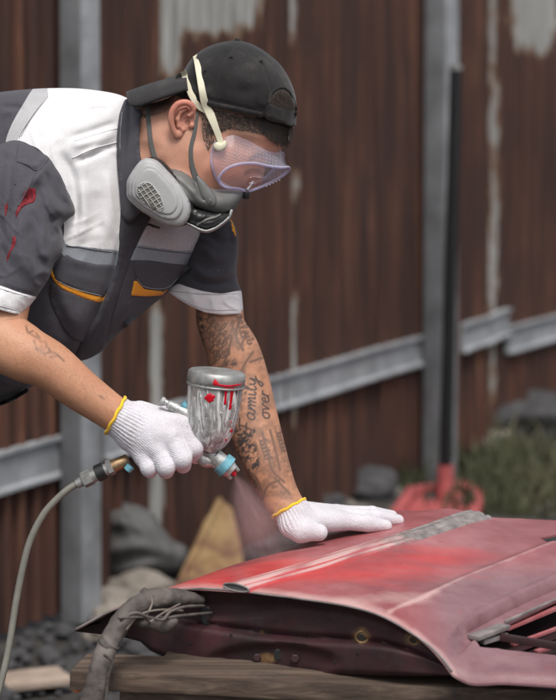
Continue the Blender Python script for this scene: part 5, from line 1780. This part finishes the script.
for k in range(-3, 6):
    for (ox, oy), (dx, dy) in (((150, 190), (.57, .82)), ((150, 192), (.86, -.51))):
        off_ = k * 4.6 if dx < .8 else k * 4.9
        px_, py_ = ox - dy * off_ * (1 if dx < .8 else 0) + (0 if dx < .8 else .57 * off_), oy + dx * off_ * (1 if dx < .8 else 0) + (0 if dx < .8 else .82 * off_)
        tt = np.linspace(-30, 30, 121)
        X_, Y_ = px_ + dx * tt, py_ + dy * tt
        m = inpoly(X_, Y_, GR)
        if m.sum() < 8: continue
        tt = tt[m]; a, b = tt[0], tt[-1]
        q = [(px_ + dx * u, py_ + dy * u) for u in (a, (a + b) / 2, b)]
        zz = hitz(T2, [p[0] for p in q], [p[1] for p in q], 3.37) - .0012
        V, Fc = tube([(*p, z_) for p, z_ in zip(q, zz)], .55, 6, 2)
        make('grille_bar', V, Fc, M['filt'], resp)
# straps of the respirator
V, Fc = ribbon([(147.5, 107), (149, 125), (151.5, 145), (157, 163)], [4.5, 5, 5, 5.5], HT, .003)
make('strap', V, Fc, M['strapm'], resp, angle=40)
fh = bvh(*join((hV, ff(hF)), (eV, ff(eF))))
V, Fc = ribbon([(197, 112), (195, 130), (191, 148), (192, 165), (197, 180), (202, 190)], [4, 4, 4.2, 4.5, 6, 9], HT, .003)
make('strap', V, Fc, M['strapm'], resp, angle=40)
_ = infl('strap_anchor', [(196, 176), (201, 178), (210, 188), (216, 197), (216, 205), (210, 207), (203, 200), (198, 190)], 3.398, .007, M['mask'], resp, 1.4, .4)

# ---- goggles
gog = thing('goggles', P(245, 165, 3.44), None, None); gog.parent = person; gog.location = Vector(WL['goggles']) - WL[person.name]
skinl = [(212, 152, 3.425), (216, 141, 3.425), (227, 133.5, 3.43), (240, 131, 3.437), (254, 137, 3.448), (266, 146, 3.462), (280, 151.5, 3.50), (284, 156, 3.56), (276, 166, 3.58), (262, 180, 3.56), (246, 188, 3.50), (232, 188, 3.455), (219, 182, 3.43), (212, 166, 3.42)]
lensl = [(219, 181, 3.408), (222, 173, 3.404), (231, 166.5, 3.404), (243, 163.5, 3.41), (256, 163.5, 3.42), (268, 166, 3.435), (280, 167.5, 3.46), (289.5, 167.5, 3.50), (285, 174, 3.51), (272, 182, 3.50), (258, 188, 3.475), (248, 191, 3.45), (238, 188.5, 3.43), (225, 187, 3.415)]
# the far upper edge stands up beyond the lens as a little wing
n_ = 64
def loop(l):
    c = crv([(*p[:2], p[2]) for p in l], 1.0)
    d = np.concatenate([[0], np.cumsum(np.linalg.norm(np.diff(np.vstack([c, c[:1]])[:, :2], axis=0), axis=1))])
    cc_ = np.vstack([c, c[:1]])
    t = np.linspace(0, d[-1], n_ + 1)[:-1]
    return np.stack([np.interp(t, d, cc_[:, k]) for k in range(3)], 1)
Ls = PA(*loop(skinl).T); Ll = PA(*loop(lensl).T)
K = 9
cen = (Ls.mean(0) + Ll.mean(0)) / 2
V = []
for k in range(K):
    t = k / (K - 1)
    R_ = Ls * (1 - t) + Ll * t
    R_ = cen + (R_ - cen) * (1 + .05 * math.sin(math.pi * t)) 
    V.append(R_)
V = np.concatenate(V)
Fc = [(k * n_ + j, k * n_ + (j + 1) % n_, (k + 1) * n_ + (j + 1) % n_, (k + 1) * n_ + j) for k in range(K - 1) for j in range(n_)]
M['pvc'] = clear_mat('tinted_clear_pvc', (.96, .94, .965), .10, .10)
M['lens'] = clear_mat('clear_lens', (.95, .945, .955), .05, .04)
M['rimp'] = clear_mat('violet_tinted_rim', (.72, .69, .86), .30, .08)
make('goggle_body', V, Fc, M['pvc'], gog)
gT = bvh(V, Fc)
lc = Ll.mean(0) + np.array([.004, -.012, -.008])
V = [lc] ; Fc = []
rings = (.25, .5, .75, .94, 1.0)
for r_ in rings:
    b = 1 - r_ ** 2
    V += list(Ll.mean(0) + (Ll - Ll.mean(0)) * r_ + np.array([.004, -.012, -.008]) * b)
for j in range(n_): Fc.append((0, 1 + j, 1 + (j + 1) % n_))
for k in range(len(rings) - 1):
    for j in range(n_): Fc.append((1 + k * n_ + j, 1 + k * n_ + (j + 1) % n_, 1 + (k + 1) * n_ + (j + 1) % n_, 1 + (k + 1) * n_ + j))
make('lens', V, Fc, M['lens'], gog)
def looptube(L_, r_, mat, name):
    L2 = np.vstack([L_, L_[:2]])
    V, Fc = tube(L2, r_, 8, .003, px=False, cap=False)
    make(name, V, Fc, mat, gog)
looptube(Ls, .0019, M['rimp'], 'face_rim'); looptube(Ll, .0026, M['rimp'], 'lens_rim')
# moulded dots
dv, df_, dn = [], [], 0
for (cx_, cy_, dx, dy, nx_, ny_) in ((236, 141, 3.3, 1.2, 5, 6), (254, 148, 3.3, .9, 8, 5), (222, 160, 2.6, -2.6, 7, 4), (268, 176, 3.2, -1.5, 5, 4)):
    for i in range(nx_):
        for j in range(ny_):
            x_, y_ = cx_ + dx * i - (1.0 * j if cx_ > 230 else -.9 * j) * .4, cy_ + dy * i + 3.4 * j
            z_ = hitz(gT, [x_], [y_], 3.42)[0] - .0006
            V_, F_ = box(P(x_, y_, z_), (.0016, .0012, .0020), bev=.0004)
            dv.append(V_); df_ += [tuple(q + dn for q in f) for f in F_]; dn += len(V_)
make('vent_dots', np.concatenate(dv), df_, M['filt'], gog, kind='stuff')
V, Fc = tube([(247, 190, 3.44), (251, 185, 3.446), (253, 181, 3.45)], [1.6, 1.2, .8], 8, 1); make('nose_notch', V, Fc, M['filt'], gog)
kh = bvh(*join((kV, ff(kF)), (hV, ff(hF))))
V, Fc = ribbon([(195.2, 55), (196.4, 58), (199, 72), (202, 90), (205, 104), (210, 114), (216, 129), (221, 143)], [6, 6.8, 7, 7.5, 9, 7, 6], kh, .006, .003)
make('elastic_strap', V, Fc, M['rubber'], gog, angle=40)
V, Fc = ribbon([(183.2, 71), (184, 73), (187, 84), (192, 96), (199, 106), (207, 111)], [6, 6.6, 6.6, 7, 6.5], kh, .006, .003)
make('elastic_strap', V, Fc, M['rubber'], gog, angle=40)
infl('strap_clip', [(213, 146), (216, 142), (221, 142.5), (225, 140), (227, 143), (226, 148), (220, 152), (215, 150)], 3.418, .006, M['rubber'], gog, 1.1, .35)

# ---- gloves
def glove_right():
    p = lambda x, y, z: P(x, y, z)
    k_ = 3.29 / F
    s = SDF(np.array([-.31, 3.19, .93]), np.array([-.105, 3.42, 1.13]), .0016)
    C = lambda a, b, ra, rb, k=.006: s.cone(p(*a), p(*b), ra * k_, rb * k_, k)
    w = (121, 419, 3.30)
    C((115, 415, 3.30), (130, 424, 3.30), 19.5, 19.5)
    Kn = [(181, 425, 3.295), (171, 438, 3.278), (158, 449, 3.275), (144, 456, 3.283)]
    for (q, r) in zip(Kn, (11.5, 12, 11.5, 11)):
        C((128, 423, 3.298), q, 16, r, .010)
    C((135, 432, 3.30), (152, 436, 3.298), 20, 19, .010)
    C((140, 412, 3.315), (165, 420, 3.32), 11, 12, .01)
    Pp = [(194, 448, 3.278), (182, 459, 3.262), (166, 467, 3.260), (149, 468, 3.270)]
    Tp = [(196, 456, 3.315), (183, 465, 3.305), (166, 471, 3.305), (150, 471, 3.31)]
    for a, b, c, r in zip(Kn, Pp, Tp, (9.3, 9.8, 9.4, 8.6)):
        C(a, b, r + 1, r, .0035); C(b, c, r, r - 1.2, .003)
    # thumb, on the far side
    C((140, 420, 3.325), (165, 416, 3.345), 11, 9.5); C((165, 416, 3.345), (186, 424, 3.35), 9.5, 8)
    # creases between fingers
    for a, b in (((178, 436, 3.262), (192, 458, 3.245)), ((166, 448, 3.250), (176, 468, 3.235)), ((152, 457, 3.255), (158, 474, 3.24))):
        s.cone(p(*a), p(*b), 1.6 * k_, 1.8 * k_, .004, sub=True)
    V, Fc = s.mesh(2)
    a = np.array(p(115, 415, 3.30)); b = np.array(p(146, 432, 3.30)); d = b - a; L = np.linalg.norm(d); d /= L
    q = V - a; t = q @ d
    u = np.cross(d, [0, 1, 0]); u /= np.linalg.norm(u); w_ = np.cross(d, u)
    th = np.arctan2(q @ w_, q @ u); rad = np.sqrt((q @ u) ** 2 + (q @ w_) ** 2)
    keep_t = t > -.003
    fade = np.clip((L * .95 - t) / (L * .3), 0, 1)
    V = V + ((q @ u)[:, None] * u + (q @ w_)[:, None] * w_) / rad[:, None] * (np.cos(th * 38) * .0009 * fade)[:, None]
    # cut the rounded end so that the cuff is open
    t = (V - a) @ d
    ok = (t[Fc] > 0.0).all(1)
    Fc = Fc[ok]
    used = np.unique(Fc); idx = -np.ones(len(V), int); idx[used] = np.arange(len(used))
    V, Fc = V[used], idx[Fc]
    g = make('glove', V, Fc, M['knit'], person, attrs={'pink': np.zeros(len(V))}, label='white knitted glove gripping the spray gun')
    R_ = 20.2 * k_
    # rim follows the open edge
    x_ = np.linspace(0, 2 * math.pi, 49)
    V, Fc = tube([a + d * (.001 + .0008 * math.sin(9 * q)) + R_ * (math.cos(q) * u + math.sin(q) * w_) for q in x_], .0028, 8, .004, px=False, cap=False)
    make('cuff_edge', V, Fc, M['yellow'], g)
glove_right()

def glove_left():
    k_ = 3.52 / F
    lo = np.array(P(262, 560, 3.40)); 
    s = SDF(np.array([-.03, 3.42, .80]), np.array([.27, 3.75, .93]), .0016)
    C = lambda a, b, ra, rb, k=.006: s.cone(np.array(P(*a)) + [0, 0, .0035], np.array(P(*b)) + [0, 0, .0035], ra * k_, rb * k_, k)
    C((288, 507, 3.508), (294, 518, 3.503), 17.5, 17, .006)
    C((294, 518, 3.503), (304, 529, 3.50), 17, 14, .01)
    Kn = [(343, 523, 3.552), (344, 519, 3.580), (341, 516, 3.608), (336, 515, 3.632)]
    for q, r, st_ in zip(Kn, (9.8, 9.6, 9.2, 8.6), ((302, 524, 3.502), (300, 519, 3.515), (298, 516, 3.53), (296, 516, 3.545))):
        C(st_, q, 13, r, .008)
    # hand
    tips = [((368, 525.5, 3.567), (386, 528.0, 3.580), 8.6, 6.2), ((376, 519.5, 3.607), (398, 522.5, 3.632), 8.2, 6.2), ((372, 515.5, 3.637), (392, 518, 3.665), 7.6, 5.8), ((358, 515, 3.655), (374, 516.5, 3.672), 7, 5.4)]
    for q, (a, b, r1, r2) in zip(Kn, tips):
        C(q, a, 8.8, r1, .0035); C(a, b, r1, r2, .003)
    C((292, 528, 3.482), (300, 534, 3.475), 12.5, 11, .008)
    C((294, 524, 3.492), (306, 533, 3.474), 12, 10, .006); C((306, 533, 3.474), (319, 534.5, 3.478), 10, 8.6, .004)
    V, Fc = s.mesh(2)
    # the underside lies flat on the door
    hgt = doorh(V[:, 0], V[:, 1]) + .0005
    V[:, 2] = np.maximum(V[:, 2], hgt)
    a = np.array(P(288.5, 507.5, 3.508)); b = np.array(P(299, 527, 3.50)); d = b - a; L = np.linalg.norm(d); d /= L
    q = V - a; t = q @ d
    u = np.cross(d, [0, 1, 0]); u /= np.linalg.norm(u); w_ = np.cross(d, u)
    th = np.arctan2(q @ w_, q @ u); rad = np.sqrt((q @ u) ** 2 + (q @ w_) ** 2)
    fade = np.clip((L * 1.1 - t) / (L * .4), 0, 1)
    V = V + ((q @ u)[:, None] * u + (q @ w_)[:, None] * w_) / rad[:, None] * (np.cos(th * 34) * .0009 * fade)[:, None]
    t = (V - a) @ d
    Fc = Fc[(t[Fc] > 0).all(1)]
    used = np.unique(Fc); idx = -np.ones(len(V), int); idx[used] = np.arange(len(used))
    V, Fc = V[used], idx[Fc]
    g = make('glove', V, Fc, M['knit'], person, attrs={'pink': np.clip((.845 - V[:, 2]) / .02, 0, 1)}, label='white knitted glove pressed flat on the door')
    V, Fc = tube([a + d * (.001 + .0008 * math.sin(9 * q)) + 18.3 * k_ * (math.cos(q) * u + math.sin(q) * w_) for q in np.linspace(0, 2 * math.pi, 49)], .0028, 8, .004, px=False, cap=False)
    make('cuff_edge', V, Fc, M['yellow'], g)
glove_left()

# ------------------------------------------------------------------ spray gun
def gun():
    Z = 3.30
    kk = Z / F
    p = lambda x, y, z=Z: np.array(P(x, y, z))
    t = thing('spray_gun', tuple(p(205, 470)), 'small gravity spray gun with paint splashed metal cup, held over the door', 'spray gun')
    top, bot = p(216.5, 376), p(208.5, 455)
    # cup
    r0 = 27.6 * kk
    prof = [(0.00, .99), (.02, 1.0), (.10, 1.0), (.3, .975), (.5, .93), (.62, .88), (.72, .81), (.80, .71), (.87, .57), (.93, .40), (.97, .26), (1.0, .20), (1.02, .18)]
    V, Fc = lathe([(a, b * r0) for a, b in prof], top, bot, 72)
    V = V + np.array([[.0006 * noise.noise(Vector(v) * 60), .0006 * noise.noise(Vector(v) * 60 + Vector((5, 5, 5))), 0] for v in V])
    cup = make('cup', V, Fc, M['cup'], t, label='aluminium paint cup streaked with white paint')
    ct = bvh(V, Fc)
    V, Fc = lathe([(-.072, .001), (-.074, .84 * r0), (-.066, .96 * r0), (-.045, 1.035 * r0), (.05, 1.06 * r0), (.085, 1.03 * r0), (.09, .98 * r0)], top, bot, 72)
    lid = make('lid', V, Fc, M['steel'], t, label='dented grey metal lid')
    lt = bvh(V, Fc)
    V, Fc = lathe([(.10, .99 * r0), (.10, 1.05 * r0), (.115, 1.06 * r0), (.125, 1.045 * r0), (.13, .99 * r0)], top, bot, 72)
    make('rim', V, Fc, M['steel'], t)
    # wet red splashes
    def red(ol, tree, so=True, puff=.0012):
        V, Fc = drape(ol, tree, .0003, .001, 1.0, None, 0, Z - .04, so, puff * .6)
        make('paint_drip', V, Fc, M['wet'], t)
    blob = [(209.5 + r_ * math.cos(a) * 1.05, 398 + r_ * math.sin(a)) for a, r_ in zip(np.linspace(0, 2 * math.pi, 19)[:-1], [5, 4.2, 5.4, 4, 5, 4.6, 4.2, 3.8, 4.5, 5.2, 4.4, 3.6, 4.8, 4, 5.4, 4.2, 4.8, 6])]
    red(blob, ct)
    red(strip([(226, 386.5), (225.6, 396), (225, 405)], [3.4, 2.2, 2.8]), ct, False)
    red(strip([(232.5, 387), (231.4, 398), (230, 410)], [3.8, 2.6, 3.0]), ct, False)
    red(strip([(219, 386), (229, 387.2), (241, 386.2)], [1.5, 3, 1.5]), ct, False)
    for x, y, r_ in ((231, 422, 1.0), (231.5, 431, 1.6), (226, 440, 1.1), (203, 404, .9), (216, 395, .8), (215, 402, .8), (234, 426, .7), (228, 446, .8), (206, 450, .8), (222, 446, .7)):
        red([(x + r_ * math.cos(a), y + 1.3 * r_ * math.sin(a)) for a in np.linspace(0, 2 * math.pi, 9)[:-1]], ct)
    red([(213, 382), (215, 379), (217, 381), (219, 384), (216, 386), (213, 385)], lt, True, .0008)
    red(strip([(213, 384), (228, 386.4), (243, 384)], [2.4, 2.4, 1.5]), lt, False)
    # streaks of thick white paint
    r5 = random.Random(5)
    for k in range(24):
        x0 = 190 + 49 * r5.random(); y0 = r5.uniform(389, 420); L = r5.uniform(12, 34)
        y1 = min(y0 + L, 440 - abs(x0 - 212) * .5)
        dx = r5.uniform(-6, 4) 
        if k % 3 == 2: continue
        V, Fc = drape(list(strip([(x0, y0), (x0 + dx * .5 + r5.uniform(-1, 1), (y0 + y1) / 2), (x0 + dx, y1)], [r5.uniform(.8, 1.8), r5.uniform(1, 2.2), r5.uniform(1.2, 2.4)])), ct, .0003, .0008, 1.1, None, 0, Z - .04, False, .0007)
        make('paint_run', V, Fc, M['alu'] if k % 4 == 0 else M['filt'], t)
    # body
    def seg(a, b, ra, rb, mat, name, sides=24, za=Z, zb=Z, lab=None):
        A, B = p(*a, za), p(*b, zb)
        V, Fc = lathe([(0, ra * kk * .86), (.06, ra * kk), (.94, rb * kk), (1, rb * kk * .86)], A, B, sides, True)
        return make(name, V, Fc, mat, t, angle=40, label=lab)
    seg((208.7, 450), (206.5, 464), 6.5, 5.0, M['steel'], 'cup_neck')
    V, Fc, = tube([(198, 455, Z), (205, 460, Z), (213, 461, Z), (219, 462, Z)], [5.5, 7.2, 6.5, 6], 20, 1); make('gun_body', V, Fc, M['alu'], t)
    s = SDF(p(150, 480) - [0, .04, 0], p(232, 398) + [0, .04, 0], .0012)
    C = lambda a, b, ra, rb, k=.004: s.cone(p(*a), p(*b), ra * kk, rb * kk, k)
    C((172, 406), (186, 414), 5, 6.5); C((186, 414), (205, 445), 7, 8); C((205, 445), (216, 462), 7.5, 7)
    C((190, 420), (160, 440), 7, 7); C((160, 440), (126, 462), 7, 6.5)
    V, Fc = s.mesh(2); make('gun_body', V, Fc, M['alu'], t, label='paint flecked body and handle')
    seg((176, 409), (168, 403.5), 5.0, 4.2, M['alu'], 'adjuster_knob'); seg((168, 403.5), (163.5, 400.5), 2.8, 2.6, M['alu'], 'adjuster_stem')
    s = seg((163.8, 401.5), (161, 399.5), 4.0, 3.6, M['filt'], 'adjuster_tip', 14)
    seg((187, 408), (182, 403.5), 4.4, 4.2, M['blue'], 'blue_knob')
    seg((214, 456), (222.5, 463.5), 8.5, 9, M['alu'], 'nozzle_collar')
    seg((221.5, 462), (228, 468), 11.2, 11.8, M['blue'], 'air_cap_ring', 40, lab='pale blue collar round the nozzle')
    seg((227.2, 467.5), (232, 471.8), 9.4, 7.6, M['alu'], 'air_cap')
    seg((231, 471), (235.5, 475.2), 3.0, 2.0, M['wet'], 'fluid_tip')
    for s_ in (-1, 1):
        c = np.array([231.5, 471.5]); q = np.array([-.68, .73]) * 5.4 * s_
        seg(tuple(c + q), tuple(c + q + np.array([3.6, 3.6])), 2.6, 1.8, M['steel'], 'air_horn', 12)
    V, Fc = tube([(186, 424, Z - .012), (192, 436, Z - .02), (196, 447, Z - .018)], [2, 2.4, 2], 10, 1); make('trigger', V, Fc, M['steel'], t)
    seg((131, 466), (127, 470.5), 4.5, 4.2, M['blue'], 'blue_knob', za=Z - .01, zb=Z - .01)
    # hose coupling
    seg((128, 459.5), (112, 467), 5.8, 6.6, M['brass'], 'coupling')
    seg((113, 466.3), (108, 468.7), 8.2, 8.2, M['steel'], 'coupling_nut', 6)
    seg((108.5, 468.5), (104.5, 470.4), 6.4, 6.4, M['steel'], 'coupling')
    seg((105, 470), (96.5, 474.2), 8.6, 8.8, M['black'], 'coupling_sleeve')
    seg((97, 474), (91, 477), 7.0, 6.6, M['steel'], 'coupling')
    seg((92, 476.2), (82.5, 481), 8.4, 8.2, M['steel'], 'coupling_nut', 6)
    seg((83, 480.8), (76, 484.5), 5.4, 4.6, M['steel'], 'coupling')
    V, Fc = tube([(78, 483.5, 3.30), (70, 488, 3.30), (58, 498, 3.298), (43, 515, 3.295), (30, 541, 3.29), (22, 571, 3.285), (15.5, 605, 3.28), (10, 640, 3.27), (4, 670, 3.26), (-3, 695, 3.25), (-20, 740, 3.22), (-60, 800, 3.2), (-120, 900, 3.2), (-220, 1010, 3.3), (-400, 1050, 3.32)], 3.5, 16, 3)
    V[:, 2] = np.maximum(V[:, 2], .02)
    h = make('air_hose', V, Fc, M['hose'], label='thin grey green air hose hanging from the spray gun to the ground', cat='hose')
gun()

# ------------------------------------------------------------------ paint mist
def mist():
    a, b = Vector(P(235, 475, 3.30)), Vector(P(272, 560, 3.385))
    d = b - a; L = d.length
    V, Fc = [], []
    n = 32
    for t_, r in ((0, .007), (.25, .042), (.5, .082), (.75, .12), (1.0, .155)):
        V += [(r * math.cos(2 * math.pi * j / n), r * math.sin(2 * math.pi * j / n), t_ * L) for j in range(n)]
    for k in range(4):
        for j in range(n): Fc.append((k * n + j, k * n + (j + 1) % n, (k + 1) * n + (j + 1) % n, (k + 1) * n + j))
    Fc += [tuple(range(n))[::-1], tuple(4 * n + j for j in range(n))]
    t = NT('paint_mist')
    t.t.nodes.remove(t.b)
    v = t.n('VolumePrincipled')
    v.inputs['Color'].default_value = (.96, .70, .71, 1)
    sep = t.n('SeparateXYZ'); t.l(t.obj(), sep.inputs[0])
    r2 = t.math('SQRT', t.math('ADD', t.math('POWER', sep.outputs[0], 2), t.math('POWER', sep.outputs[1], 2)))
    zz = t.math('DIVIDE', sep.outputs[2], L)
    rel = t.math('DIVIDE', r2, t.math('ADD', t.math('MULTIPLY', zz, .148), .006))
    core = t.math('MAXIMUM', t.math('SUBTRACT', t.math('EXPONENT', t.math('MULTIPLY', t.math('POWER', rel, 2.0), -7.0)), .003), 0.0)
    nz = t.noise(1, 5, .65, t.mapped(t.obj(), (60, 60, 16)), .8)
    dens = t.math('MULTIPLY', t.math('MULTIPLY', core, t.val(nz, .25, .7)), t.math('DIVIDE', 7.5, t.math('ADD', zz, .12)))
    fade = t.val(zz, 1.0, .60)
    t.l(t.math('MULTIPLY', dens, fade), v.inputs['Density'])
    t.l(v.outputs[0], t.out.inputs['Volume'])
    me = bpy.data.meshes.new('paint_mist'); me.from_pydata(V, [], Fc); me.materials.append(t.m)
    o = bpy.data.objects.new('paint_mist', me); COL.objects.link(o)
    o.location = a; o.rotation_euler = d.to_track_quat('Z', 'Y').to_euler()
    props(o, 'pinkish paint mist spreading from the spray gun nozzle to the door', 'paint mist', kind='stuff')
mist()
